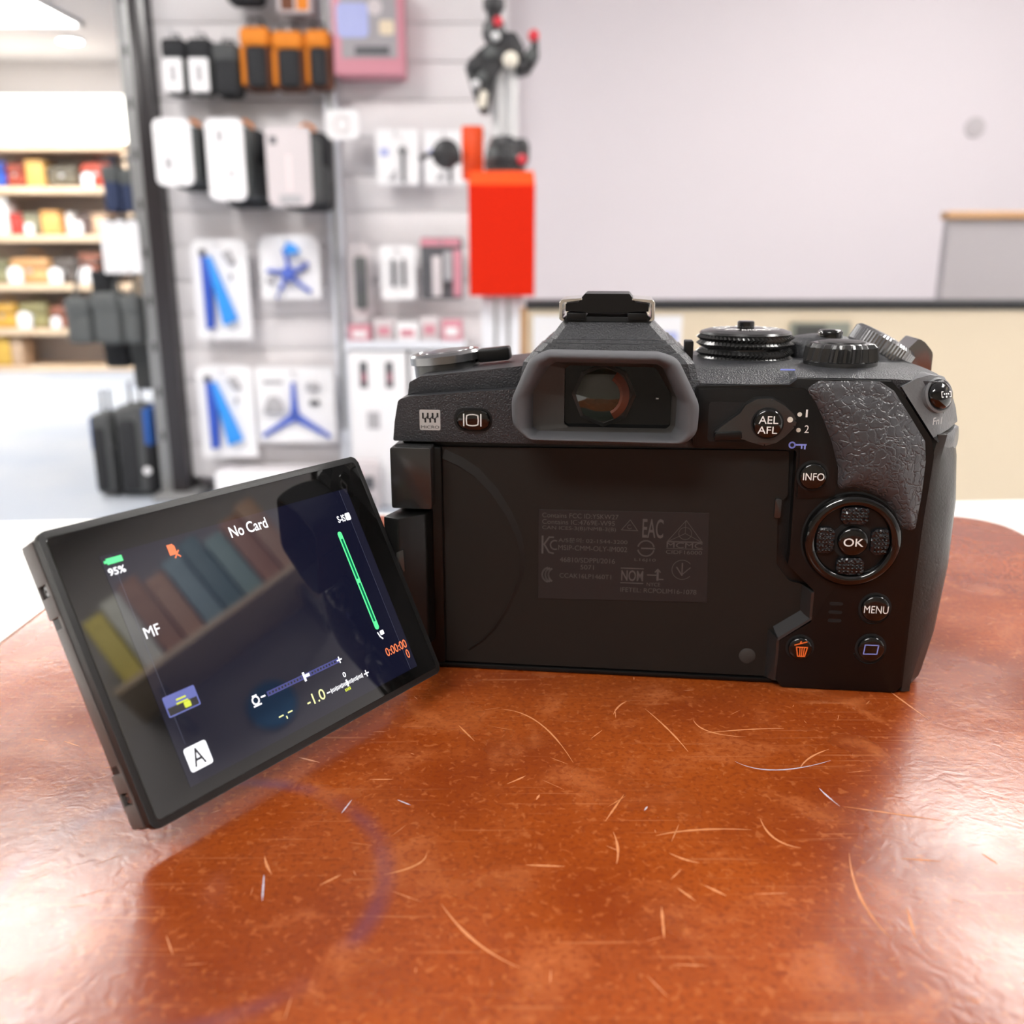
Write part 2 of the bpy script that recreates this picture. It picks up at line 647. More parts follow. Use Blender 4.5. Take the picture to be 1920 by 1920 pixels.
A_SCR = [[(-0.0024, 0.1961), (0.0059, 0.1897), (0.0125, 0.1726)], [(0.0457, 0.1527), (0.0467, 0.1466), (0.0506, 0.1438)], [(-0.0113, 0.1290), (-0.0056, 0.1205), (0.0012, 0.1150)], [(0.0585, 0.1423), (0.0563, 0.1310), (0.0574, 0.1213)], [(0.0257, 0.1474), (0.0337, 0.1492), (0.0433, 0.1492)], [(0.0622, 0.1567), (0.0704, 0.1544), (0.0796, 0.1519)], [(0.0895, 0.2071), (0.0913, 0.1987), (0.0931, 0.1910)], [(0.0023, 0.1390), (0.0090, 0.1386)], [(-0.0427, 0.1415), (-0.0417, 0.1390), (-0.0402, 0.1364)], [(0.0405, 0.1910), (0.0430, 0.1856), (0.0505, 0.1832)], [(0.0417, 0.1849), (0.0513, 0.1865), (0.0596, 0.1870)], [(0.0229, 0.1935), (0.0245, 0.1974), (0.0267, 0.2001)], [(0.0305, 0.1961), (0.0343, 0.1861), (0.0368, 0.1769)], [(0.0046, 0.1589), (0.0053, 0.1607)], [(-0.0010, 0.1645), (0.0011, 0.1661), (0.0027, 0.1675)], [(0.0273, 0.1423), (0.0297, 0.1405), (0.0320, 0.1396)], [(0.0316, 0.1337), (0.0347, 0.1310)], [(0.0271, 0.1330), (0.0295, 0.1297)], [(0.0182, 0.1486), (0.0185, 0.1438), (0.0178, 0.1393)], [(0.0238, 0.1284), (0.0231, 0.1211)], [(0.0171, 0.1519), (0.0215, 0.1607)], [(-0.0956, 0.1814), (-0.0912, 0.1791)], [(-0.1030, 0.1825), (-0.0990, 0.1814)], [(-0.0825, 0.1705), (-0.0786, 0.1716)], [(0.0669, 0.1408), (0.0735, 0.1400)], [(0.0628, 0.1284), (0.0612, 0.1211)], [(-0.0118, 0.1885), (-0.0080, 0.1814)], [(-0.0316, 0.1337), (-0.0286, 0.1364)], [(-0.0214, 0.1364), (-0.0163, 0.1390), (-0.0148, 0.1423)], [(0.0814, 0.1423), (0.0827, 0.1393)], [(-0.0441, 0.1747), (-0.0393, 0.1726)], [(0.0583, 0.1705), (0.0617, 0.1747), (0.0666, 0.1780)]]
B_SCR = [[(0.0457, 0.1730), (0.0532, 0.1697), (0.0654, 0.1734)], [(0.0598, 0.1630), (0.0604, 0.1604), (0.0617, 0.1567)], [(0.0247, 0.1553), (0.0255, 0.1567)], [(-0.0218, 0.1589), (-0.0191, 0.1571)], [(-0.0317, 0.1544), (-0.0305, 0.1589)], [(-0.0415, 0.1364), (-0.0401, 0.1297)]]
curves = [(c, 0.00042) for c in A_SCR]
for i in range(190):                      # short nicks over the rest of the leather
    x, y = random.uniform(-0.12, 0.17), random.uniform(0.10, 0.34)
    a, ln = random.uniform(0, pi), random.uniform(0.001, 0.006)
    curves.append(([(x, y), (x + ln * cos(a), y + ln * sin(a))], random.uniform(0.00008, 0.00022)))
scr_mesh(curves, 'scratches', 'scratch')
scr_mesh([(c, 0.00032) for c in B_SCR], 'pale_scratches', 'scratchb')

# ================================================================== the camera on the pad
YAW = rad(-6.6)
CAM = thing('mirrorless_camera', (-0.0175, 0.2193, TZ + 0.00005),
            'black mirrorless camera seen from behind with its monitor swung out', 'camera', rz=YAW)


def part(bm, name, m, parent=CAM, smooth=32, label=None):
    return finish(bm, name, m, parent, smooth, MM, label)


# --- body core and lower rear
bodypoly = [(-9.0, 1.5), (-7.5, 0.3), (114, 0.3), (114, 72), (-8.5, 58), (-9.6, 56)]
part(prism(bodypoly, 1.0, 38, 0.8, 2), 'body', 'body')
part(prism(roundpoly([(-3.2, 1.6), (80.4, 1.6), (80.6, 10.4), (88.8, 16.8), (88.3, 25.1), (83.2, 26.2), (80.0, 30.2),
                      (79.3, 45.0), (81.4, 46.6), (81.0, 57.3), (-3.2, 56.4)], 0.8, 3), 0.0, 2.0, 0.25, 1), 'monitor_recess_plate', 'plate')
# thin line along the foot of the recess
part(box(-4, 81, -0.5, 2, 0.25, 1.25, 0.2), 'bottom_rim', 'panel')
# recessed tabs left of the plate
b = bmesh.new()
flat([[(-1.2, 37.0), (1.8, 37.0), (1.8, 36.85), (-1.2, 36.85)]], -0.02, b)
flat([[(1.65, 37.0), (1.85, 37.0), (1.6, 20.7), (1.4, 20.7)]], -0.02, b)
flat([[(-1.6, 20.9), (1.5, 20.9), (1.5, 20.7), (-1.6, 20.7)]], -0.02, b)
part(b, 'plate_seam', 'groove', smooth=0)
# curved relief line swept by the monitor's hinge, its shade painted darker
RA = [(1.7, 55.8), (6.0, 53.9), (10.0, 51.2), (14.2, 46.6), (17.6, 41.0), (19.9, 35.6), (20.9, 30.5), (20.5, 25.5),
      (18.9, 20.8), (16.8, 16.0), (13.6, 10.7), (10.4, 7.2), (6.9, 4.7)]
wid = [2.5, 2.5, 2.4, 2.2, 1.9, 1.6, 1.3, 1.1, 1.0, 0.9, 0.8, 0.7, 0.5]
P = [Vector(p) for p in RA]
lo, hi = [], []
for i, p in enumerate(P):
    d = (P[min(i + 1, 12)] - P[max(i - 1, 0)]).normalized()
    n = Vector((d.y, -d.x))
    lo.append(p)
    hi.append(p - n * -wid[i] * 0.9)
b = bmesh.new()
for i in range(12):
    b.faces.new([b.verts.new((q.x, y, q.y)) for q, y in ((lo[i], -0.03), (lo[i + 1], -0.03), (hi[i + 1], -0.36), (hi[i], -0.36))])
    b.faces.new([b.verts.new((q.x, y, q.y)) for q, y in ((hi[i], -0.36), (hi[i + 1], -0.36), (hi[i + 1], 0.05), (hi[i], 0.05))])
bmesh.ops.remove_doubles(b, verts=b.verts, dist=1e-4)
part(b, 'curved_relief', 'relief')
# plugs in the recess
g = part(lathe([(2.35, 0.02), (2.35, 0.06)], 40, center=(74.5, 0, 52.4)), 'plug', 'groove')
part(lathe([(2.2, 0.0), (2.2, 0.09)], 40, center=(74.5, 0, 52.4)), 'plug_face', 'plate', g)
part(lathe([(1.95, 0.0), (1.95, 0.12), (1.8, 0.2)], 40, center=(74.8, 0, 6.7)), 'rubber_plug', 'disc')

# --- certification sticker
st = part(prism([(24.0, 19.3), (64.5, 20.0), (63.9, 42.1), (24.0, 41.8)], -0.12, 0.5, 0.05, 1), 'certification_sticker', 'sticker')
YS = -0.16


def lt(s, x, z, w, h, bold=0.0):
    text('printed_text', s, x, z, w, h, YS, 'sticker_ink', st, bold=bold)


lt('Contains FCC ID:YSKW27', 24.9, 39.9, 18.0, 1.15)
lt('Contains IC:4769E-W95', 24.9, 38.3, 17.2, 1.15)
lt('CAN ICES-3(B)/NMB-3(B)', 24.9, 36.7, 17.5, 1.15)
lt('A/S문의: 02-1544-3200', 28.8, 33.8, 16.4, 1.2)
lt('MSIP-CMM-OLY-IM002', 28.8, 31.9, 16.4, 1.25)
lt('46810/SDPPI/2016', 29.2, 28.9, 13.2, 1.2)
lt('5071', 34.2, 27.2, 3.2, 1.15)
lt('CCAK16LP1460T1', 29.2, 24.9, 12.4, 1.15)
lt('EAC', 48.6, 35.6, 4.9, 4.7, 0.01)
lt('NOM', 44.0, 24.7, 5.2, 2.7, 0.012)
lt('NYCE', 50.1, 23.6, 3.2, 0.9)
lt('IFETEL: RCPOLIM16-1078', 43.9, 21.9, 18.0, 1.15)
lt('MCMC', 54.4, 33.4, 8.3, 1.3)
lt('CIDF16000', 54.3, 31.9, 8.4, 0.9)
lt('L16J10', 47.0, 29.6, 5.0, 0.9)
k = []
k += stroke([(44.9, 22 + 1.6), (44.9, 23.6)], 0.01)
k += stroke([(43.9, 24.2), (49.2, 24.2)], 0.25) + stroke([(43.9, 27.9), (49.2, 27.9)], 0.25)
k += stroke([(43.7, 37.4), (47.5, 37.3), (45.7, 39.9)], 0.16, True) + stroke(arc(45.6, 38.2, .5, 60, 330, 10), .14)
k += stroke([(54.6, 35.0), (62.6, 35.0), (58.7, 40.2)], 0.14, True) + stroke(arc(58.6, 37, 1.5, 0, 360, 20), .12)
k += stroke([(58.6, 37), (58.6, 40)], .12) + stroke([(58.6, 37), (55, 35.1)], .12) + stroke([(58.6, 37), (62.3, 35.1)], .12)
k += stroke([(54.4, 33.2), (62.8, 33.2)], .14) + stroke([(54.4, 34.8), (62.8, 34.8)], .14)
k += stroke(arc(49.6, 33, 1.9, 15, 165, 14), .35) + stroke(arc(49.6, 33, 1.9, 195, 345, 14), .35) + stroke([(48.6, 33), (51.6, 33)], .35)
k += stroke(arc(58.3, 28, 2.4, 40, 320, 24), .14) + stroke([(58.3, 26.6), (58.3, 29.6)], .3) + stroke([(58.3, 26.6), (57, 28.6)], .3) + stroke([(58.3, 26.8), (60.2, 28.6)], .22)
for i, r in enumerate((1.9, 1.9, 1.9)):                                   # triple-C mark
    k += stroke(arc(26.9 + i * 0.75, 25.5, r, 110 + i * 8, 250 - i * 8, 12), .45)
k += stroke([(25.0, 31.0), (25.0, 35.2)], .45) + stroke([(27.6, 35.0), (26.6, 35.0), (25.4, 33.2), (26.6, 31.2), (27.6, 31.0)], .4)
k += stroke(arc(28.0, 33.1, 1.1, 70, 290, 12), .35)
k += stroke([(50.2, 26.4), (52.2, 26.4)], .3) + stroke([(52.6, 25.2), (52.6, 27.4)], .5) + stroke([(52.0, 27.2), (52.6, 27.9), (53.2, 27.2)], .3) + stroke([(53, 25.4), (53.9, 25.4)], .3)
part(flat(k, YS), 'printed_marks', 'sticker_ink', st, smooth=0)

# --- right control panel
panel = [(59.0, 58.0), (82.1, 58.0), (82.4, 34.0), (82.1, 31.0), (88.6, 24.8), (88.6, 17.2), (81.7, 12.2), (81.4, 2.2),
         (82.9, 0.25), (109.2, 0.25), (110.6, 2.0), (110.6, 20), (110.9, 40), (111.6, 57.5), (110.6, 61.2), (103.6, 71.0), (101, 73.6),
         (81, 73.9), (79.6, 72.6), (59.0, 72.0)]
part(prism(roundpoly(panel, 0.8, 3), -2.6, 2.0, 0.7, 3), 'control_panel', 'panel')
# step that frames the key panel: left raised plate carrying AEL lever and INFO
keypanel = [(59.6, 58.6), (82.7, 58.6), (82.9, 46.9), (91.2, 47.4), (91.0, 51.6), (89.9, 56.6), (87.2, 63.9), (83.7, 71.3), (82.2, 72.0), (59.6, 71.4)]
part(prism(roundpoly(keypanel, [0.3, .5, .5, 1, 3, 3, 3, 2, 1.5, .3], 3), -3.0, 0, 0.3, 2), 'key_panel', 'panel')
# slot of the monitor latch in the wall of the recess
part(prism(rrect(78.5, 80.0, 41.6, 46.2, 0.5, 3), -0.9, 0.5, 0.25), 'monitor_latch', 'satin')
part(box(80.6, 81.6, 29, 57, -1.2, 0.4, 0.3), 'recess_wall', 'satin')
# chamfer wall of the recess by the bin key, caught light painted in
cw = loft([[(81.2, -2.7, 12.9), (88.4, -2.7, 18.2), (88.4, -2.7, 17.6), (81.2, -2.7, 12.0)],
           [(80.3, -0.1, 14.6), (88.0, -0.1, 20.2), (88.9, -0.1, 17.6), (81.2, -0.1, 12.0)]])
M['chamfer'] = mat('chamfer_highlight', (0.035, 0.035, 0.036), 0.3, bump=(2000, 0.3))  # lighter base than its neighbours paints the highlight on this edge
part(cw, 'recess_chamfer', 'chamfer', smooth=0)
part(loft([[(88.0, -2.6, 17.6), (88.6, -2.6, 17.6), (88.6, -2.6, 24.6), (88.0, -2.6, 24.4)],
           [(86.2, -0.1, 19.2), (88.6, -0.1, 17.6), (88.6, -0.1, 24.8), (86.2, -0.1, 25.4)]]), 'recess_chamfer', 'satin', smooth=0)
part(loft([[(81.0, -2.6, 1.8), (81.6, -2.6, 1.8), (81.6, -2.6, 12.4), (81.0, -2.6, 12.6)],
           [(79.2, -0.1, 1.6), (81.6, -0.1, 1.6), (81.6, -0.1, 12.4), (79.2, -0.1, 14.0)]]), 'recess_chamfer', 'satin', smooth=0)

# --- thumb rest leather
lea = [(82.7, 71.6), (85.6, 73.6), (98.4, 73.6), (101.6, 71.6), (105.9, 65.6), (109.3, 60.6), (109.9, 56.1), (109.9, 48.9),
       (109.3, 39.6), (106.3, 41.0), (104.4, 44.6), (101.9, 47.2), (98.6, 48.9), (94.8, 49.6), (91.6, 49.3), (91.3, 54.2), (89.4, 60.1), (87.2, 65.0), (85.0, 69.2)]
lp_ = roundpoly(lea, 1.2, 3)
n0 = len(lp_)


def edge_dist(x, z):
    best = 1e9
    for i in range(n0):
        p, q = Vector(lp_[i]), Vector(lp_[(i + 1) % n0])
        d = q - p
        s_ = max(0, min(1, (Vector((x, z)) - p).dot(d) / max(d.length_squared, 1e-9)))
        best = min(best, (p + d * s_ - Vector((x, z))).length)
    return best


def inside(x, z):
    c = False
    for i in range(n0):
        (x0, z0), (x1, z1) = lp_[i], lp_[(i + 1) % n0]
        if (z0 > z) != (z1 > z) and x < (x1 - x0) * (z - z0) / (z1 - z0) + x0:
            c = not c
    return c


grid = [(80 + i * 0.7, 38 + j * 0.7) for i in range(45) for j in range(54)]
grid = [g for g in grid if inside(*g) and edge_dist(*g) > 0.35]
dv, de, df, *_ = delaunay_2d_cdt([Vector(p) for p in lp_ + grid], [(i, (i + 1) % n0) for i in range(n0)], [], 1, 1e-5)
b = bmesh.new()
vv = []
for p in dv:
    d = edge_dist(p.x, p.y)
    y = -2.9 - 3.6 * (1 - math.exp(-d / 2.6)) * (1 if d > 0.05 else 0)
    # the pad falls back towards its top and its right edge
    y += (1.8 * max(0, (p.y - 60) / 14) + 1.2 * max(0, (p.x - 102) / 8)) * min(1, d / 3)
    vv.append(b.verts.new((p.x, y, p.y)))
for f in df:
    b.faces.new([vv[i] for i in f])
part(b, 'thumb_leather', 'leather', smooth=60)

# --- grip flank, shoulder and card door on the right
gl = []
prof = [(0.4, 116.8, 111), (2.5, 118.3, 111), (13, 120.2, 111), (30, 121.5, 111), (45, 121.4, 111), (56, 120.3, 111.6), (62, 119.0, 112.5)]
for z, xo, xi in prof:
    gl.append([(xi - 0.3, -2.2, z), (xi + 1.6, -1.9, z), (xo - 5.0, 0.2, z), (xo - 2.6, 2.6, z), (xo - 1.0, 6.0, z), (xo - .2, 10.0, z), (xo, 16, z), (xo - 0.5, 30, z),
               (xo - 3, 42, z), (xo - 9, 50, z), (xo - 18, 50, z), (xo - 22, 40, z), (xi - 6, 6, z)])
part(loft(gl), 'grip_flank', 'rubgrip', smooth=50)


def dome(loop, centre, back, rings=4, puff=0.0):
    """smooth cap: rings from the loop in to the centre, and a skirt running back along y"""
    C_ = Vector(centre)
    L_ = [Vector(p) for p in loop]
    loops = [[p + Vector((0, back, 0)) for p in L_], L_]
    for i in range(1, rings + 1):
        t_ = i / (rings + 0.15)
        loops.append([p.lerp(C_, t_) + Vector((0, -puff * sin(pi * 0.5 * t_), 0)) for p in L_])
    return loft(loops)


part(dome([(103.2, -2.4, 72.4), (106.4, -1.6, 74.2), (109.5, -0.4, 74.9), (113.8, 3.6, 74.0), (115.8, 6.2, 72.0), (117.2, 7.2, 69.4), (118.4, 7.7, 66.6), (119.3, 8.2, 63.4),
            (115.6, 2.2, 62.6), (112.9, -1.0, 62.0), (111.6, -2.4, 60.7), (107.2, -2.6, 66.8)], (111.6, -0.2, 68.4), 6, 4, 0.5), 'shoulder', 'shoulder', smooth=60)
part(dome(roundpoly3([(113.7, -0.5, 61.3), (116.5, 2.6, 62.1), (119.6, 8.2, 62.9), (120.3, 9, 60), (119.3, 6.5, 58.0), (117.6, 3.6, 57.2), (115.2, 0.8, 58.0), (114.0, -0.4, 59.6)]), (117.0, 2.4, 60.2), 7, 4, 0.4), 'card_door', 'shoulder', smooth=60)
part(loft([[(111.2, -2.6, 61.5), (112.2, -2.5, 60.2), (113.2, -1.4, 61.6), (112.6, -1.5, 62.0)], [(111.2, 3, 61.5), (112.2, 3, 60.2), (113.2, 3, 61.6), (112.6, 3, 62)]]), 'shoulder_seam', 'groove')

# --- top covers
part(prism(roundpoly([(-10.4, 57.9), (-9.9, 62.5), (-8.9, 67.6), (-6.5, 68.4), (16.6, 70.4), (60.0, 73.2), (60.0, 57.9)], [.4, 1, 1.2, .6, .3, .3, .3], 4), -1.6, 36, 0.45, 2), 'rear_top_cover', 'cover')
part(prism(roundpoly([(-7.6, 67.0), (-7.0, 71.2), (-4.4, 72.6), (16.6, 75.0), (26, 76.2), (26, 67)], [.3, .8, 1.2, .3, .3, .3], 4), 2.2, 34, 0.5, 2), 'left_shoulder_cover', 'cover')
tc_ = [[(x, y, z) for x, z in ((57.0, 70), (57.0, za), (80.0, za), (81.2, zb), (100.5, zb), (112.5, zb - 0.6), (113.6, zb - 1.8), (111.5, 70))]
       for y, za, zb in ((-1.2, 72.4, 74.0), (1.0, 73.4, 74.6), (5.0, 75.0, 75.2), (12.0, 75.6, 75.4), (42.0, 75.6, 75.4))]
part(loft(tc_), 'right_top_cover', 'cover', smooth=25)

# --- viewfinder hump
hr = [(70, 19, 60.5, -1.5, 36), (76.6, 20.2, 58.8, -1.4, 36), (77.4, 20.9, 58.2, -0.6, 36), (78.8, 22.2, 56.8, 0.0, 36), (78.9, 22.6, 56.4, 0.9, 35),
      (80.6, 24.3, 54.8, 1.5, 34), (80.7, 24.8, 54.4, 2.6, 34), (81.4, 25.2, 53.9, 2.9, 33), (81.5, 25.8, 53.3, 3.6, 33), (85.0, 28.4, 49.9, 6.4, 28), (85.6, 29.2, 49.1, 7.0, 26)]
loops = []
for z, x0, x1, y0, y1 in hr:
    c = 1.6
    loops.append([(x0 + c, y0, z), (x1 - c, y0, z), (x1, y0 + c, z), (x1, y1 - 6, z), (x1 - 6, y1, z), (x0 + 6, y1, z), (x0, y1 - 6, z), (x0, y0 + c, z)])
part(loft(loops), 'viewfinder_hump', 'cover', smooth=25)

# --- hot shoe
part(prism([(29.2, 85.2), (29.2, 86.4), (48.4, 86.4), (48.4, 85.2)], 6.4, 24, 0.1, 1), 'shoe_base', 'groove')
for s, x0 in ((1, 27.9), (-1, 49.7)):
    q = [(0, 85.9), (0, 89.6), (0.5, 90.3), (5.2, 90.6), (5.2, 90.1), (1.1, 89.7), (0.6, 89.2), (0.6, 86.2), (1.4, 85.5), (0.6, 85.4)]
    part(prism([(x0 + s * a, z) for a, z in q][::s], 6.0, 24, 0.08, 1), 'shoe_rail', 'chrome')
part(prism([(29.3, 87.6), (33.6, 87.6), (34.2, 87.2), (43.4, 87.2), (44.0, 87.6), (48.3, 87.6), (48.3, 89.3), (45.3, 89.5), (44.9, 90.4), (43.9, 91.6), (33.7, 91.6), (32.7, 90.4), (32.3, 89.5), (29.3, 89.3)], 6.3, 23, 0.12, 1), 'shoe_cover', 'panel')
part(box(29.6, 34.0, 5.9, 20, 85.7, 87.3, 0.15), 'shoe_foot', 'panel')
part(box(43.6, 48.0, 5.9, 20, 85.7, 87.3, 0.15), 'shoe_foot', 'panel')

# --- eyecup
outer = [(18.6, 69.5), (22.6, 78.6), (26.5, 80.3), (50.5, 80.1), (54.6, 78.8), (59.6, 69.0), (59.4, 62.6), (56.6, 60.4), (22.4, 60.6), (18.9, 63.8)]
inner = [(23.0, 70.6), (26.6, 76.7), (28.2, 77.6), (50.0, 77.4), (51.6, 76.6), (55.0, 69.8), (54.9, 63.6), (54.0, 62.0), (24.2, 61.9), (23.0, 63.0)]
rr_o = [6, 4, 4, 4, 4, 6, 4, 4, 4, 4]
rr_i = [1.5, 1, 1, 1, 1, 1.5, .8, .8, .8, .8]
po = roundpoly(outer, rr_o, 4)
pi_ = roundpoly(inner, rr_i, 4)
cx, cz = 39, 69.5


def lerp2(t, grow=0.0):
    out = []
    for (a, b_), (c, d) in zip(po, pi_):
        x, z = a + (c - a) * t, b_ + (d - b_) * t
        l = math.hypot(x - cx, z - cz)
        out.append((x + (x - cx) / l * grow, z + (z - cz) / l * grow))
    return out


loops = []
for t_, g_, y in ((0, -2.2, 1.0), (0, -1.6, -2.5), (0, -0.4, -5.0), (0, 0, -8.5), (0, -0.1, -11.0), (0.08, 0, -12.4), (0.25, 0, -13.3), (0.48, 0, -13.4), (0.70, 0, -12.6), (0.9, 0, -11.0), (1.0, 0, -9.4), (1.0, -0.3, -6.0)):
    loops.append([(x, y, z) for x, z in lerp2(t_, g_)])
eye = part(loft(loops, True, False), 'eyecup', 'rubber', smooth=180, label='soft dark grey rubber eyecup')
sb = eye.modifiers.new('subdivision', 'SUBSURF')
sb.levels = 2
sb.render_levels = 2
win = roundpoly([(30.0, 69.5), (30.0, 75.6), (31.0, 76.4), (49.6, 76.2), (50.4, 75.6), (53.8, 69.9), (53.8, 63.2), (53.0, 62.4), (31.0, 62.4), (30.0, 63.2)],
                [1, .8, .8, .8, .8, 1.2, .8, .8, .8, .8], 4)
l1 = [(x, -7.2, z) for x, z in lerp2(1.0, -0.2)]
l2 = [(x, -4.6, z) for x, z in win]
l3 = [(x, -3.4, z) for x, z in win]
part(loft([l1, l2, l3], False, False), 'eyepiece_frame', 'eyeframe', eye, smooth=20)
part(flat([win], -3.2), 'eyepiece_glass', 'eyeglass', eye, smooth=0)
part(box(33, 47, -12.0, -6, 60.35, 60.9, 0.2), 'eyecup_tab', 'eyeframe', eye)
m_ = Matrix.Identity(4)
part(lathe([(7.2, 0.2), (7.2, 0.5), (6.4, 0.7), (6.3, 0.55)], 8, center=(38.8, -3.2, 69.8)), 'lens_barrel', 'lensring', eye, smooth=0)
part(lathe([(6.2, 0.45), (5.0, 0.9), (3.5, 1.25), (1.8, 1.45), (0.2, 1.5)], 32, center=(38.4, -3.2, 69.8)), 'eyepiece_lens', 'lens', eye, smooth=60)
part(loft([[(38.4 + r * cos(rad(a)), y, 69.8 + r * sin(rad(a))) for r, y in ((4.0, -4.45), (4.6, -4.6), (6.1, -4.0), (6.0, -3.6))] for a in range(-62, 63, 8)]), 'painted_reflex', 'lensglint', eye)  # solid crescent standing for a reflection in the lens
part(box(50.4, 51.0, -3.5, -3.2, 69.0, 69.3), 'eye_sensor', 'silverp', eye, smooth=0)
part(box(56.9, 58.9, 7.0, 12, 75, 81.0, 0.3), 'dioptre_dial', 'panel')


# --- buttons
def button(name, x, z, r, y, h=1.1, m='gloss', groove=0.55):
    g = part(lathe([(r + groove, 0), (r + groove, 0.08)], 40, center=(x, y, z)), name, 'groove')
    part(lathe([(r, 0), (r, h * 0.6), (r * 0.96, h * 0.85), (r * 0.86, h), (r * 0.5, h * 1.08), (r * 0.02, h * 1.1)], 40, center=(x, y, z)),
         'button_cap', m, g, smooth=50)
    return g


bt = button('info_button', 85.9, 52.3, 3.0, -3.0)
text('button_text', 'INFO', 83.6, 51.5, 4.6, 1.7, -4.35, 'white', bt, bold=0.004)
bt = button('menu_button', 102.5, 21.3, 3.15, -2.6)
text('button_text', 'MENU', 99.8, 20.4, 5.4, 1.8, -3.98, 'white', bt)
bt = button('delete_button', 86.4, 10.6, 2.75, -2.6)
k = stroke([(85.4, 11.2), (85.8, 8.9), (87.4, 8.9), (87.9, 11.2)], 0.26, True)
k += stroke([(86.2, 11.0), (86.3, 9.0)], .22) + stroke([(86.7, 11.0), (86.7, 9.0)], .22) + stroke([(87.2, 11.0), (87.1, 9.0)], .22)
k += stroke([(85.0, 11.7), (87.7, 12.6)], 0.28) + stroke([(86.2, 12.4), (86.4, 12.6)], .3)
part(flat(k, -3.95), 'bin_icon', 'orangep', bt, smooth=0)
bt = button('playback_button', 102.5, 11.3, 3.0, -2.6)
part(flat(stroke([(100.7, 10.2), (103.7, 10.3), (103.9, 12.5), (100.9, 12.5)], 0.24, True), -3.95), 'frame_icon', 'bluep', bt, smooth=0)
for x, z in ((102.3, 21.3), (102.3, 11.3)):
    part(loft([[(x + (3.5 + q) * cos(a), y, z - 0.25 + (3.6 + q) * sin(a)) for q, y in ((0, -2.58), (0.14, -2.85), (0.3, -2.58))]
               for a in [rad(200 + 7 * i) for i in range(21)]], True, True, True), 'button_rim', 'satin')
# live view button on the upper band
g = part(prism(roundpoly([(4.3, 60.6), (13.2, 60.6), (13.2, 66.0), (4.3, 66.0)], 2.4, 8), -1.75, 0), 'live_view_button', 'groove')
b = prism(roundpoly([(4.9, 61.1), (12.7, 61.1), (12.7, 65.6), (4.9, 65.6)], 2.0, 8), -2.7, 0, 0.5, 3, only_rear=True)
part(b, 'button_cap', 'gloss', g, smooth=50)
k = stroke([(6.7, 62.0), (6.7, 64.7)], .28) + stroke([(10.7, 62.0), (10.7, 64.7)], .28)
k += stroke([(7.4, 62.3), (8.0, 62.1), (8.7, 62.05), (9.4, 62.1), (10.0, 62.3), (10.1, 63.3), (10.0, 64.4), (9.4, 64.6), (8.7, 64.65), (8.0, 64.6), (7.4, 64.4), (7.3, 63.3)], .26, True)
part(flat(k, -2.74), 'monitor_icon', 'white', g, smooth=0)
# format logo
lg = part(prism(rrect(-3.9, 1.0, 60.6, 65.4, 0.35, 3), -1.66, 0), 'format_logo', 'silverp', smooth=0)
k = []
for i in range(4):
    x = -3.3 + i * 1.15
    k += [[(x, 64.7), (x + .42, 64.7), (x + .42, 63.3 + .35 * (i == 3)), (x, 63.3 + .35 * (i == 3))]]
    if i < 3:
        k += [[(x + .55, 63.5), (x + .97, 63.5), (x + .97, 62.4), (x + .55, 62.4)]]
        k += stroke([(x + .2, 63.5), (x + .7, 63.1)], .2) + stroke([(x + .8, 63.3), (x + 1.25, 63.9)], .2)
part(flat(k, -1.70), 'logo_bars', 'groove', lg, smooth=0)
text('logo_text', 'MICRO', -3.6, 61.0, 4.3, 0.7, -1.70, 'groove', lg)

# --- AEL/AFL lever
lev = [(63.6, 60.1), (69.9, 60.6), (71.6, 60.0), (74.6, 59.2), (77.2, 60.0), (78.9, 61.4), (80.9, 63.6), (81.2, 65.0), (80.4, 66.4), (78.4, 68.2), (75.6, 69.8), (72.4, 69.6),
       (70.0, 68.2), (68.9, 66.4), (65.0, 63.3), (63.4, 62.2)]
part(prism(rrect(62.2, 71.0, 59.6, 68.6, 0.6), -3.06, -2.8, 0.05, 1), 'lever_recess', 'groove')
part(prism(roundpoly([(x * 1.0 + (x - 75) * 0.04, z + (z - 64.4) * 0.06) for x, z in lev], 0.8, 3), -3.1, -2.6), 'lever_gap', 'groove')
lv = part(prism(roundpoly(lev, 0.8, 3), -4.9, -2.6, 0.7, 3, only_rear=True), 'focus_lever', 'satin')
part(prism(roundpoly([(63.5, 60.3), (69.6, 60.8), (69.4, 62.4), (63.6, 62.0)], 0.3, 2), -5.7, -4.2, 0.3, 2), 'lever_tab', 'panel', lv)
part(lathe([(0.62, 0), (0.62, 0.06)], 24, center=(79.7, -4.92, 65.2)), 'lever_dot', 'dotw', lv)
part(lathe([(3.55, 0.0), (3.55, 0.1)], 40, center=(74.9, -4.85, 64.3)), 'button_gap', 'groove', lv)
bt = part(lathe([(3.25, 0), (3.25, 0.7), (3.1, 1.0), (2.7, 1.2), (1.5, 1.3), (0.05, 1.32)], 40, center=(74.9, -4.8, 64.3)), 'ael_button', 'gloss', smooth=50)
text('button_text', 'AEL', 72.8, 64.4, 4.2, 1.7, -6.22, 'white', bt, bold=0.004)
text('button_text', 'AFL', 72.7, 62.2, 4.2, 1.6, -6.22, 'white', bt, bold=0.004)
for z, s in ((66.1, '1'), (62.6, '2')):
    part(lathe([(0.5, 0), (0.5, 0.05)], 20, center=(82.0, -3.0, z)), 'position_dot', 'dotw')
    text('position_number', s, 83.3, z - 0.6, 0.42 if s == '1' else 0.95, 1.7, -3.05, 'white', CAM, bold=0.0)
k = stroke(arc(80.9, 59.2, 0.62, 0, 360, 16), 0.34) + stroke([(81.5, 59.25), (83.9, 59.3)], 0.38) + stroke([(83.0, 59.2), (83.0, 58.5)], .32) + stroke([(83.7, 59.2), (83.7, 58.4)], .36)
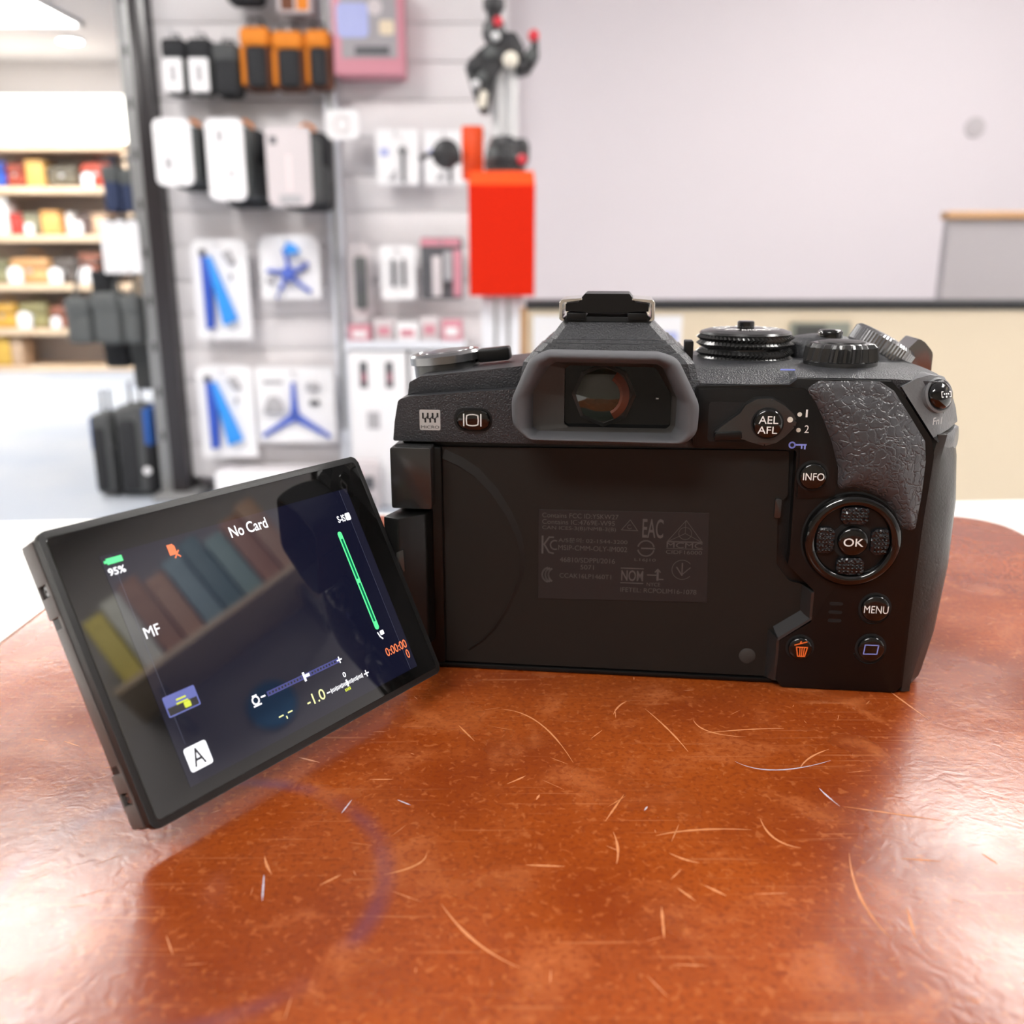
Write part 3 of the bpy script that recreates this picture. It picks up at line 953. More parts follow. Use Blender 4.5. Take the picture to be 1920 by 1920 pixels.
part(flat(k, -3.05), 'key_icon', 'bluep', smooth=0)

# --- arrow pad
ax, az = 95.7, 37.6
part(lathe([(11.2, 0), (11.2, 0.1)], 64, center=(ax, -2.6, az)), 'arrow_pad_gap', 'groove')
rg = part(lathe([(10.8, 0), (10.8, 1.2), (10.2, 1.9), (9.2, 2.2), (8.5, 1.9), (8.2, 1.2), (8.2, 0.2)], 72, center=(ax, -2.6, az), cap1=False), 'arrow_pad_ring', 'gloss', smooth=60)
part(lathe([(8.3, 0.2), (8.3, 0.6)], 48, center=(ax, -2.6, az)), 'pad_floor', 'panel', rg)
M['studs'] = mat('studded_black', (0.010, 0.010, 0.012), 0.25, bump=(1150, 0.8, 'f1', 0.0005))
for i in range(4):
    a = i * pi / 2
    pts = [(3.9, -2.2), (5.0, -3.1), (7.3, -3.1), (7.9, -2.6), (8.0, 0), (7.9, 2.6), (7.3, 3.1), (5.0, 3.1), (3.9, 2.2)]
    part(prism([(ax + u * cos(a) - v * sin(a), az + u * sin(a) + v * cos(a)) for u, v in pts], -4.3, -3.0, 0.35, 2), 'arrow_key', 'studs', rg)
    stx = bmesh.new()
    for r in range(4):
        for c in range(6):
            u, v = 5.0 + r * 0.75, -2.35 + c * 0.94
            p = (ax + u * cos(a) - v * sin(a), -4.28, az + u * sin(a) + v * cos(a))
            join(stx, lathe([(0.3, 0), (0.22, 0.17), (0.04, 0.22)], 6, center=p))
    o = part(stx, 'key_studs', 'gloss', rg, smooth=60)
    o['kind'] = 'stuff'
part(lathe([(4.4, 0.6), (4.4, 0.9), (3.7, 0.9)], 40, center=(ax, -2.6, az), cap1=True), 'ok_gap', 'groove', rg)
ok = part(lathe([(3.35, 0.6), (3.35, 1.9), (3.2, 2.2), (2.7, 2.4), (1.4, 2.5), (0.05, 2.52)], 40, center=(ax, -2.6, az)), 'ok_button', 'gloss', smooth=50)
text('button_text', 'OK', ax - 2.2, az - 0.95, 4.4, 1.9, -5.2, 'white', ok, bold=0.006)
# loudspeaker slits
for z in (21.9, 19.8, 17.7):
    part(prism(rrect(92.2, 95.3, z - 0.42, z + 0.42, 0.4, 3), -2.64, -2.2), 'speaker_slit', 'groove', smooth=0)

# --- Fn1 button on the shoulder
fm = Matrix.Rotation(rad(28), 4, 'Z') @ Matrix.Rotation(rad(-14), 4, 'X')
fc = (111.6, -0.2, 70.4)
part(lathe([(3.9, -0.6), (3.9, 0.5), (3.5, 0.75), (3.2, 0.5)], 40, center=fc, mtx=fm), 'fn1_collar', 'shoulder')
bt = part(lathe([(3.15, 0), (3.1, 1.0), (2.6, 1.7), (1.6, 2.2), (0.6, 2.4), (0.03, 2.42)], 40, center=fc, mtx=fm), 'fn1_button', 'gloss', smooth=60)
k = stroke([(-0.9, 0.55), (-1.3, 0.55), (-1.3, -0.6), (-0.9, -0.6)], .2) + stroke([(0.9, 0.55), (1.3, 0.55), (1.3, -0.6), (0.9, -0.6)], .2)
for i in (-.55, 0, .55):
    k += [circ(i, 0.05, 0.2, 8)]
k += [circ(0, -0.55, 0.25, 8)]
b = flat(k, -2.5)
for v in b.verts:
    v.co = fm @ v.co + Vector(fc)
part(b, 'focus_area_icon', 'white', bt, smooth=0)
tx = text('fn1_text', 'Fn1', -1.5, -1, 3.0, 1.6, 0, 'silverp', CAM)
for v in tx.data.vertices:
    c = Vector((v.co.x, v.co.y, v.co.z))
    v.co = Vector((0.1112, -0.0034, 0.0655)) + (Matrix.Rotation(rad(38), 3, 'Z') @ c)


# --- dials
def knurl(rows, n, center, name, m, parent=CAM, tilt=None):
    """rows: (radius, z, phase, tooth)"""
    loops = []
    for r, z, ph, th in rows:
        lp = []
        for i in range(n):
            a = 2 * pi * (i + ph) / n
            rr = r + (th if i % 2 == 0 else 0)
            p = Vector((rr * cos(a), rr * sin(a), z))
            if tilt:
                p = tilt @ p
            lp.append(p + Vector(center))
        loops.append(lp)
    return part(loft(loops), name, m, parent, smooth=12)


mc = (73.0, 28, 74.0)
rows = [(9.5, 0.0, 0, 0), (11.0, 0.4, 0, 0)]
z = 0.6
for band in range(2):
    for j in range(2):
        rows.append((11.0, z, 0, 0))
        rows.append((11.0, z + 0.75, j % 2, 1.0))
        z += 1.5
    rows.append((11.1, z, 0, 0))
    if band == 0:
        rows.append((10.6, z + 0.15, 0, 0))
        rows.append((10.6, z + 0.45, 0, 0))
        z += 0.6
z += 0.15
md = knurl(rows + [(11.3, z, 0, 0)], 128, mc, 'mode_dial', 'satin')
part(lathe([(11.3, z), (11.0, z + 0.5), (9.4, z + 1.0), (8.6, z + 1.1), (2.2, z + 1.15)], 64, 'z', mc), 'dial_top', 'satin', md, smooth=40)
part(lathe([(2.1, z + 1.0), (2.1, z + 2.7), (1.8, z + 3.0), (0.05, z + 3.05)], 24, 'z', mc), 'dial_lock', 'gloss', md, smooth=40)
for i, s in enumerate(('M', 'S', 'A', 'P', 'AUTO', 'B', 'ART', 'C1', 'C2', 'C3')):
    a = -pi / 2 + (i - 4) * 2 * pi / 10
    w = 3.8 if len(s) > 1 else 2.6
    text('dial_letter', s, mc[0] + 6.4 * cos(a) - w / 2, mc[1] + 6.4 * sin(a) - 1.9, w, 3.8, mc[2] + z + 1.25, 'white', md, bold=0.02, rot=a + pi / 2, horiz=True)
part(lathe([(7.6, -0.3), (7.6, 0.02)], 48, 'z', mc), 'dial_seat', 'groove', md)

rc = (93.6, 15, 74.0)
rd = part(lathe([(7.6, 0.0), (8.3, 0.3), (8.4, 2.2), (8.0, 2.4)], 64, 'z', rc), 'rear_dial', 'satin', smooth=30)
lo_ = []
n = 72
for r, z_, th in ((7.7, 2.4, 0.9), (7.2, 5.4, 0.9), (6.6, 6.2, 0.7), (6.2, 6.4, 0.0)):
    lp = []
    for i in range(n):
        a = 2 * pi * i / n + (z_ * 0.012)
        rr = r + (th if i % 3 == 0 else (th * 0.15 if i % 3 == 1 else 0))
        lp.append((rc[0] + rr * cos(a), rc[1] + rr * sin(a), rc[2] + z_))
    lo_.append(lp)
part(loft(lo_), 'toothed_ring', 'satin', rd, smooth=10)
part(lathe([(5.4, 6.3), (5.2, 6.7), (4.0, 6.9), (0.05, 6.9)], 40, 'z', rc), 'dial_cap', 'panel', rd, smooth=40)
# movie and Fn2 bump behind the rear dial
part(lathe([(9.0, 0), (8.4, 3.4), (6.4, 5.0), (3, 5.6), (0.05, 5.7)], 40, 'z', (92.5, 34, 75.2)), 'button_mound', 'cover', smooth=60)
part(lathe([(3.0, 0), (3.0, 1.6), (2.6, 2.1), (0.05, 2.3)], 32, 'z', (94.2, 31, 80.0)), 'movie_button', 'gloss', smooth=50)
part(box(78.2, 81.4, 3.2, 3.7, 75.0, 75.3), 'blue_mark', 'bluep', smooth=0)
# front dial with the shutter release, tilted outwards on the grip
fm2 = Matrix.Rotation(rad(30), 4, 'Y')
fc2 = (107.6, 36, 76.2)
part(lathe([(9.0, -4.5), (9.3, -2.0), (8.6, -0.6), (7.0, 0.2)], 48, 'z', fc2, fm2), 'grip_mound', 'cover', smooth=40)
fd = knurl([(7.6, -0.8, 0, 0.0), (8.4, -0.4, 0, 0.15), (8.4, 3.2, 0, 0.15), (7.7, 3.9, 0, 0.1), (6.6, 4.1, 0, 0)], 120, fc2, 'front_dial', 'dialgrey', tilt=fm2)
part(lathe([(6.5, 3.7), (5.6, 4.0), (5.0, 3.7), (4.6, 4.3), (3, 4.5), (0.05, 4.4)], 40, 'z', fc2, fm2), 'shutter_release', 'chrome', fd, smooth=40)
part(prism(roundpoly([(111.0, 71.5), (119.4, 71.5), (119.3, 76.8), (117.2, 79.2), (115.6, 80.2), (111.5, 75.6)], [.3, .5, 2.5, 1, .6, .5], 5), 31, 42, 0.4, 2), 'grip_flange', 'dialgrey', smooth=40)

# left dial with the power lever
lm = Matrix.Rotation(rad(-6.5), 4, 'Y')
lc = (-0.4, 17, 71.6)
ld = part(lathe([(8.1, 0), (8.1, 2.9), (8.0, 3.0)], 56, 'z', lc, lm), 'power_dial', 'satin', smooth=30)
part(lathe([(8.0, 3.05), (8.8, 3.1), (8.8, 4.9), (8.3, 5.5), (7.2, 5.7), (6.9, 5.3), (6.3, 5.2), (6.0, 5.7), (3, 6.1), (0.05, 6.2)], 64, 'z', lc, lm), 'dial_ring', 'dialgrey', ld, smooth=30)
b = box(8.2, 16.2, -2.6, 2.6, 2.0, 5.2, 0.6, 2)
for v in b.verts:
    v.co = lm @ v.co + Vector(lc)
part(b, 'power_lever', 'panel', ld)
b = box(9.5, 18.0, -6.6, -5.9, 0.9, 1.25)
for v in b.verts:
    v.co = lm @ v.co + Vector(lc)
part(b, 'power_mark', 'redp', ld, smooth=0)

# strap lug and lens mount on the far sides
part(lathe([(2.2, 0), (2.2, 1.2), (0.8, 1.3), (0.8, 0)], 20, 'y', (-11.4, 10, 50.4), Matrix.Rotation(rad(80), 4, 'Z')), 'strap_lug', 'dialgrey')
part(lathe([(27, -2), (27, 6), (25, 6.4), (22, 5.0)], 64, 'y', (38, 42, 36), Matrix.Rotation(pi, 4, 'Z')), 'lens_mount', 'chrome')

# --- hinge
part(prism(roundpoly([(-10.2, 42.6), (-0.6, 42.6), (-0.6, 57.2), (-10.2, 57.2)], 0.5, 2), -6.0, 4, 1.6, 2), 'hinge_knuckle', 'satin')
part(box(-9.2, 1.0, -1.4, 3, 1.6, 56.6, 0.6), 'hinge_post', 'panel')
hb = loft([[(x, y, z) for x, y in ((-11.4, -9.6), (-7.4, -11.4), (-2.0, -6.4), (-1.2, -1.0), (-8.6, 0.5))] for z in (8.0, 41.6)])
bevel(hb, 0.5, 2)
part(hb, 'hinge_arm', 'panel', smooth=30)
part(prism([(-8.2, 33.4), (-6.4, 34.2), (-6.2, 29.0), (-7.4, 27.2), (-8.2, 28.0)], -11.5, -9.5, 0.2), 'hinge_stop', 'satin')

# --- monitor: own frame, origin at its top left front corner, x right, z up, y into its back
ma, mt = rad(55.538), rad(26.968)
wv = Vector((cos(ma), sin(ma), 0))
uv = Vector((-sin(ma) * sin(mt), cos(ma) * sin(mt), cos(mt)))
bv = uv.cross(wv) * -1
nv = wv.cross(uv)              # towards the viewer
Mw = Matrix((( wv.x, -nv.x, uv.x, -0.08011), (wv.y, -nv.y, uv.y, 0.15183), (wv.z, -nv.z, uv.z, TZ + 0.05507), (0, 0, 0, 1)))
root = Matrix.Translation(CAM.location) @ Matrix.Rotation(YAW, 4, 'Z')
MW, MH = 77.2, 53.93
mon = part(prism(rrect(0, MW, -MH, 0, 1.6, 5), 0.0, 1.7, 0.35, 2), 'monitor', 'body', label='swung-out tilting monitor showing No Card')
mon.matrix_local = root.inverted() @ Mw


def mpart(bm, name, m, smooth=32):
    return finish(bm, name, m, mon, smooth, MM)


mpart(prism(rrect(0.7, MW - 0.7, -MH + 0.7, -0.7, 1.4, 4), 1.6, 2.4), 'groove', 'groove')
mpart(prism(rrect(0.7, MW - 0.2, -MH + 0.1, -0.1, 1.8, 4), 2.3, 7.1, 0.7, 2), 'back_shell', 'body')
M['rail'] = mat('monitor_rail_lit', (0.11, 0.10, 0.095), 0.36, bump=(2000, 0.2))  # base lightened to paint in the bright surroundings this side faces
for z0, z1, y0, y1 in ((-8.4, -0.9, 2.3, 6.3), (-14.4, -10.6, 2.3, 6.3), (-41.6, -16.4, 2.3, 5.4), (-46.4, -43.0, 2.3, 6.3), (-52.9, -48.6, 2.3, 6.3)):
    mpart(box(0.0, 1.6, y0, y1, z0, z1, 0.2, 2), 'side_rail', 'rail')
mpart(box(0.05, 1.6, 2.3, 3.4, -52.8, -1.0, 0.15, 1), 'side_lip', 'rail')
mpart(box(0.05, 1.6, 5.9, 6.5, -52.0, -43.0, 0.15, 1), 'side_lip', 'rail')
mpart(box(0.05, 1.6, 5.9, 6.5, -14.4, -1.4, 0.15, 1), 'side_lip', 'rail')
for z in (-9.5, -47.5):
    mpart(lathe([(0.9, 0), (0.9, 0.7), (0.3, 0.75), (0.2, 0.3)], 16, 'y', (1.2, 4.6, z), Matrix.Rotation(rad(-90), 4, 'Z')), 'screw', 'dialgrey')
mpart(box(MW - 0.1, MW + 1.0, 2.0, 5.6, -37, -13, 0.4), 'hinge_barrel', 'satin')
mpart(prism(rrect(1.25, MW - 1.3, -MH + 1.3, -1.3, 0.8, 4), -0.12, 0.5, 0.1, 1), 'glass', 'lcdglass', smooth=20)
D0 = -0.15
mpart(flat([[(9.0, -50.2), (70.3, -50.2), (70.3, -6.8), (9.0, -6.8)]], D0), 'display', 'lcd', smooth=0)
for x0, x1, xl, zl in ((9.0, 11.0, 11.05, -43), (68.2, 70.3, 68.0, -50)):
    mpart(flat([[(x0, -50.2), (x1, -50.2), (x1, -6.8), (x0, -6.8)]], D0 - .01), 'display_band', 'lcdband', smooth=0)
    mpart(flat(stroke([(xl, -7), (xl, zl)], 0.09), D0 - 0.02), 'frame_line', 'lcdline', smooth=0)
D1 = D0 - 0.04


def mtext(s, x, y, w, h, m, bold=0.0):
    return text('screen_text', s, x, -y - h, w, h, D1, m, mon, bold=bold)


def mflat(polys, name, m, dz=0.0):
    return mpart(flat(polys, D1 - dz), name, m, smooth=0)


mtext('No Card', 36.4, 8.0, 9.4, 2.3, 'ewhite', 0.012)
mflat([[(9.9, -8.6), (13.0, -8.6), (13.0, -7.5), (9.9, -7.5)], [(9.4, -8.3), (9.9, -8.3), (9.9, -7.8), (9.4, -7.8)]], 'battery_icon', 'egreen')
mtext('95%', 9.5, 9.3, 3.3, 1.35, 'ewhite', 0.02)
mflat([[(22.1, -8.1), (23.3, -8.1), (23.7, -8.6), (23.7, -10.2), (22.1, -10.2)]] + stroke([(23.0, -9.6), (24.1, -10.8)], .3) + stroke([(24.1, -9.6), (23.0, -10.8)], .3), 'card_icon', 'ered')
mtext('S-IS', 64.3, 12.3, 2.3, 1.6, 'ewhite', 0.02)
mflat([rrect(66.8, 68.3, -13.9, -12.2, 0.3, 2)], 'stabiliser_icon', 'ewhite')
mflat([rrect(62.7, 63.95, -38.9, -15.7, 0.6, 4)], 'level_bar', 'egreen')
mflat([[(63.05, -37.0), (63.6, -37.0), (63.6, -27.9), (63.05, -27.9)], [(63.05, -26.9), (63.6, -26.9), (63.6, -17.4), (63.05, -17.4)]], 'level_bar_core', 'egreend', 0.02)
mflat(stroke([(62.9, -39.6), (63.2, -40.6), (63.7, -41.2)], .32) + [rrect(63.5, 64.7, -40.4, -39.4, .2, 2)], 'level_icon', 'ewhite')
mtext('0:00:00', 63.0, 43.4, 6.7, 1.9, 'ered', 0.008)
mtext('0', 68.5, 45.7, 0.95, 2.0, 'ered', 0.008)
mtext('MF', 11.6, 21.2, 3.1, 2.0, 'ewhite')
mflat([rrect(10.1, 16.8, -37.7, -33.9, 0.3, 3)], 'mode_tile', 'eblue')
mflat([[(10.35, -37.45), (16.5, -37.45), (16.5, -36.0), (10.35, -36.0)]], 'mode_tile_dark', 'edark', 0.02)
mflat(stroke([(12.6, -35.2), (14.4, -35.2)], .32) + stroke([(12.4, -35.9), (14.6, -35.9)], .32) + [rrect(13.6, 15.0, -37.2, -36.1, .2, 2)], 'drive_icon', 'elime', 0.04)
mflat([rrect(10.2, 14.9, -48.1, -43.7, 0.5, 4)], 'aperture_tile', 'ewhite')
text('screen_text', 'A', 11.2, -47.5, 2.5, 3.2, D1 - 0.03, 'edark', mon, bold=0.006)
mflat([[(30.6, -41.8), (50.0, -41.8), (50.0, -40.8), (30.6, -40.8)]], 'tilt_scale', 'eblued')
mflat([[(31 + i * .8, -41.5), (31.4 + i * .8, -41.5), (31.4 + i * .8, -41.1), (31 + i * .8, -41.1)] for i in range(24)], 'tilt_ticks', 'edark', .02)
mflat(stroke([(40.2, -40.6), (40.2, -42.1)], .55) + stroke([(40.6, -41.3), (41.4, -41.3)], .6) + stroke([(49.5, -41.3), (50.7, -41.3)], .3) + stroke([(50.1, -40.7), (50.1, -41.9)], .3), 'tilt_marker', 'ewhite', .03)
mflat(stroke(arc(27.7, -41.4, .75, 0, 360, 12), .3) + stroke([(26.9, -42.4), (28.6, -42.4)], .3) + stroke([(27.3, -40.5), (28.2, -40.5)], .3) + stroke([(29.1, -41.3), (30.0, -41.3)], .3), 'gyro_icon', 'ewhite')
mtext('-1.0', 38.5, 45.0, 4.9, 2.2, 'eyellow', 0.006)
mtext('0', 49.5, 44.0, 0.8, 1.1, 'ewhite', 0.02)
k = []
for i in range(25):
    h = .28 if i % 4 else .42
    k += stroke([(45.2 + i * .38, -46.4 - h), (45.2 + i * .38, -46.4 + h)], .2)
k += stroke([(44.0, -46.4), (44.8, -46.4)], .25) + stroke([(55.0, -46.4), (56.2, -46.4)], .28) + stroke([(55.6, -45.8), (55.6, -47.0)], .28) + stroke([(49.8, -45.8), (49.8, -47)], .45)
mflat(k, 'exposure_scale', 'ewhite')
mflat([[(48.6 + i * .42, -47.9), (48.9 + i * .42, -47.9), (48.9 + i * .42, -47.3), (48.6 + i * .42, -47.3)] for i in range(4)], 'exposure_mark', 'elime')
mflat(stroke([(31.2, -46.3), (32.2, -46.3)], .26) + stroke([(33.5, -46.3), (34.5, -46.3)], .26) + stroke([(32.85, -46.8), (32.85, -47.2)], .3), 'aperture_dashes', 'eyellow')

# ================================================================== the shop behind
def colmat(name, c, rough=0.6, **k):
    if name not in M:
        M[name] = mat(name, c, rough, **k)
    return name


colmat('slat', (0.74, 0.71, 0.725), 0.5)
colmat('slatback', (0.78, 0.75, 0.76), 0.6)
colmat('grommet', (0.48, 0.45, 0.47), 0.6)
colmat('post', (0.028, 0.024, 0.026), 0.25)
colmat('greymetal', (0.30, 0.30, 0.30), 0.35, metal=0.3)
colmat('whitemetal', (0.74, 0.76, 0.82), 0.3)
colmat('wire', (0.55, 0.55, 0.57), 0.3, metal=0.8)
colmat('card', (0.86, 0.85, 0.87), 0.45)
colmat('cardpink', (0.62, 0.565, 0.58), 0.5)
colmat('ink', (0.10, 0.10, 0.11), 0.6)
colmat('inkgrey', (0.42, 0.41, 0.43), 0.6)
colmat('fabric_black', (0.022, 0.023, 0.026), 0.85, bump=(400, 0.4, 'noise', 0.002))
colmat('fabric_grey', (0.075, 0.078, 0.080), 0.85, bump=(400, 0.4, 'noise', 0.002))
colmat('fabric_midgrey', (0.105, 0.112, 0.112), 0.85, bump=(400, 0.4, 'noise', 0.002))
colmat('fabric_navy', (0.035, 0.05, 0.11), 0.85, bump=(400, 0.4, 'noise', 0.002))
colmat('orange_fabric', (0.75, 0.23, 0.012), 0.7, bump=(400, 0.3, 'noise', 0.002))
colmat('brown_fabric', (0.16, 0.06, 0.03), 0.8)
colmat('bluelegd', (0.03, 0.09, 0.50), 0.4)
colmat('blueleg', (0.03, 0.30, 0.85), 0.4)
colmat('bluesoft', (0.08, 0.14, 0.55), 0.5)
colmat('red_acrylic', (0.66, 0.016, 0.0005), 0.6, spec=0.15)
colmat('red_acrylic_bright', (0.85, 0.075, 0.006), 0.35)  # brighter copy of the red; on the lip it paints caught ceiling light
colmat('pink', (0.62, 0.26, 0.32), 0.5)
colmat('palepink', (0.78, 0.66, 0.67), 0.5)
colmat('lilac', (0.40, 0.44, 0.75), 0.5)
colmat('beige', (0.76, 0.64, 0.47), 0.5, bump=(20, 0.02))
colmat('blackedge', (0.012, 0.012, 0.014), 0.6)
colmat('greypanel', (0.36, 0.34, 0.36), 0.7)
colmat('wood', (0.50, 0.30, 0.16), 0.5, var=(9, (0.42, 0.24, 0.12), 0.7))
colmat('shelfwood', (0.72, 0.56, 0.40), 0.55, var=(6, (0.66, 0.50, 0.34), 0.7))
colmat('shelfback', (0.42, 0.38, 0.36), 0.7)
M['lightbox'] = mat('lightbox_glow', (0.9, 0.9, 0.85), 0.5, emit=((1.0, 0.96, 0.86), 3.2))


# --- slat wall panels on the lilac wall
def slat_panel(x0, x1, label):
    t = thing('slat_wall_panel', ((x0 + x1) / 2, 4.155, 0), label, 'slat wall', 'slat wall panels')
    w = (x1 - x0) / 2
    finish(box(-w, w, -0.055, 0.0, 0.06, 2.5), 'backing_board', 'slatback', t, smooth=0)
    b = box(-w, w, -0.10, -0.055, 0, 0.1365, 0.003)
    first = None
    z = 0.08
    while z < 2.4:
        if first is None:
            first = finish(b, 'slat', 'slat', t)
            o = first
        else:
            o = bpy.data.objects.new('slat', first.data)
            COL.objects.link(o)
            o.parent = t
        o.location = (0, 0, z)
        z += 0.140
    return t


SW1 = slat_panel(-1.405, -0.745, 'white slat wall panel hung with bags and blue tripods beside the black post')
SW2 = slat_panel(-0.690, -0.015, 'white slat wall panel behind the red stand')


def hook(panel, x, z, y_end):
    """wire prong from the slats out to y_end"""
    ox, oy = panel.location.x, panel.location.y
    finish(tube([(x - ox, 4.06 - oy, z), (x - ox, y_end - oy, z), (x - ox, y_end - 0.012 - oy, z + 0.014)], 0.003, 6), 'hook', 'wire', panel)


t = thing('black_post', (-1.44, 4.06, 0), 'tall dark post at the left end of the slat wall', 'post')
finish(box(-0.034, 0.034, -0.08, 0.09, 0.0, 2.68, 0.004), 'upright', 'post', t)
b = box(-0.092, -0.036, -0.05, 0.06, 0.02, 2.60, 0.003)
finish(b, 'slotted_strip', 'greymetal', t)
for i in range(12):
    finish(box(-0.070, -0.058, -0.0515, -0.048, 0.25 + i * 0.19, 0.29 + i * 0.19), 'slot', 'post', t, smooth=0)
finish(box(-0.098, 0.09, -0.16, 0.10, 0.0, 0.03, 0.01), 'foot', 'greymetal', t)
t = thing('white_upright', (-0.718, 4.04, 0), 'slim pale metal upright between the two slat wall panels', 'upright')
finish(box(-0.026, 0.026, -0.035, 0.03, 0.0, 2.6, 0.006), 'channel', 'whitemetal', t)
finish(box(-0.010, 0.010, -0.038, -0.03, 0.3, 2.4, 0.001), 'slot_strip', 'greymetal', t)
t = thing('price_sign', (-0.655, 3.90, 1.454), 'white round-cornered price sign on the pale upright', 'sign')
finish(prism(rrect(-0.064, 0.064, 0, 0.109, 0.02), 0, 0.006, 0.001, 1), 'sign_board', 'card', t)
finish(flat(stroke(arc(0, 0.055, 0.028, 0, 360, 20), 0.006), -0.001), 'ring_print', 'palepink', t, smooth=0)
finish(box(-0.006, 0.006, 0.006, 0.12, 0.045, 0.06), 'arm', 'wire', t)


# --- hanging products
def soft(x0, x1, y0, y1, z0, z1, r, seg=3):
    return box(x0, x1, y0, y1, z0, z1, r, seg)


def pouch_with_card(x0, x1, z0, z1, label, panel):
    t = thing('lens_pouch', ((x0 + x1) / 2, 3.93, z0), label, 'pouch', 'dark lens pouches')
    w, h = (x1 - x0) / 2, z1 - z0
    finish(soft(-w, w, -0.03, 0.05, 0.0, h * 0.86, 0.022), 'pouch_body', 'fabric_grey', t, smooth=60)
    finish(soft(-w * 1.03, w * 1.03, -0.036, 0.05, h * 0.55, h * 0.88, 0.02), 'flap', 'fabric_black', t, smooth=60)
    finish(prism(rrect(-w * 0.85, w * 0.75, 0.01, h * 0.56, 0.006, 3), -0.042, -0.036), 'label_card', 'card', t, smooth=0)
    finish(box(-w * 0.25, w * 0.2, -0.0435, -0.0415, h * 0.2, h * 0.45), 'label_print', 'inkgrey', t, smooth=0)
    finish(tube([(-0.02, 0.02, h * 0.84), (-0.012, 0.02, h * 0.97), (0.012, 0.02, h * 0.97), (0.02, 0.02, h * 0.84)], 0.004), 'hang_loop', 'fabric_black', t)
    hook(panel, (x0 + x1) / 2, z0 + h * 0.955, 3.90)


pouch_with_card(-1.330, -1.240, 1.614, 1.842, 'dark pouch with white label hanging right beside the black post', SW1)
pouch_with_card(-1.232, -1.140, 1.614, 1.842, 'dark pouch with white label, second from the black post', SW1)
t = thing('camera_pouch', (-1.084, 3.93, 1.606), 'plain black camera pouch hanging left of the orange bags', 'pouch')
finish(soft(-0.049, 0.049, -0.05, 0.06, 0, 0.185, 0.025), 'pouch_body', 'fabric_black', t, smooth=60)
finish(soft(-0.050, 0.050, -0.055, 0.06, 0.12, 0.19, 0.02), 'lid', 'fabric_grey', t, smooth=60)
finish(tube([(-0.03, 0.01, 0.18), (-0.02, 0.01, 0.205), (0.02, 0.01, 0.205), (0.03, 0.01, 0.18)], 0.004), 'hang_loop', 'fabric_black', t)
hook(SW1, -1.084, 1.606 + 0.200, 3.90)


def orange_bag(x0, x1, z0, z1, label):
    t = thing('orange_camera_bag', ((x0 + x1) / 2, 3.93, z0), label, 'camera bag', 'orange and black camera bags')
    w, h = (x1 - x0) / 2, z1 - z0
    finish(soft(-w, w, -0.03, 0.08, 0.0, h * 0.88, 0.02), 'bag_body', 'brown_fabric', t, smooth=60)
    finish(soft(-w * 1.02, w * 1.02, -0.045, 0.05, h * 0.58, h * 0.86, 0.02), 'orange_lid', 'orange_fabric', t, smooth=60)
    finish(soft(-w * 0.62, w * 0.75, -0.05, 0.03, h * 0.02, h * 0.60, 0.018), 'front_pocket', 'fabric_black', t, smooth=60)
    finish(soft(-w * 1.01, -w * 0.66, -0.04, 0.03, h * 0.05, h * 0.6, 0.012), 'side_trim', 'orange_fabric', t, smooth=60)
    finish(tube([(-w * .6, 0.0, h * 0.84), (-w * .4, 0, h * .98), (w * .4, 0, h * .98), (w * .6, 0, h * .84)], 0.007), 'handle', 'fabric_black', t)
    hook(SW1, (x0 + x1) / 2, z0 + h * 0.955, 3.90)


orange_bag(-1.028, -0.915, 1.633, 1.888, 'orange and black camera bag nearest the black pouch')
orange_bag(-0.908, -0.788, 1.633, 1.872, 'middle one of the three orange and black camera bags')
orange_bag(-0.782, -0.690, 1.639, 1.875, 'orange and black camera bag nearest the pink framed box')
t = thing('camera_pouch', (-1.00, 3.93, 1.928), 'dark pouch at the top edge above the first orange bag', 'pouch')
finish(soft(-0.07, 0.07, -0.05, 0.06, 0, 0.17, 0.03), 'pouch_body', 'fabric_black', t, smooth=60)
finish(tube([(-0.03, 0.01, 0.16), (-0.02, 0.01, 0.19), (0.02, 0.01, 0.19), (0.03, 0.01, 0.16)], 0.004), 'hang_loop', 'fabric_black', t)
hook(SW1, -1.0, 1.928 + 0.185, 3.90)
t = thing('product_box', (-0.82, 3.95, 1.902), 'reddish-brown product pack at the top edge above the orange bags', 'pack')
finish(soft(-0.065, 0.065, -0.03, 0.05, 0, 0.16, 0.006), 'pack_body', 'cardpink', t)
finish(box(-0.05, 0.0, -0.032, -0.029, 0.01, 0.13), 'print', 'brown_fabric', t, smooth=0)
finish(box(0.01, 0.055, -0.032, -0.029, 0.01, 0.13), 'print', 'orange_fabric', t, smooth=0)
finish(prism(rrect(-0.03, 0.03, 0.155, 0.195, 0.01), 0.0, 0.004), 'hang_tab', 'card', t, smooth=0)
hook(SW1, -0.82, 1.902 + 0.183, 3.92)


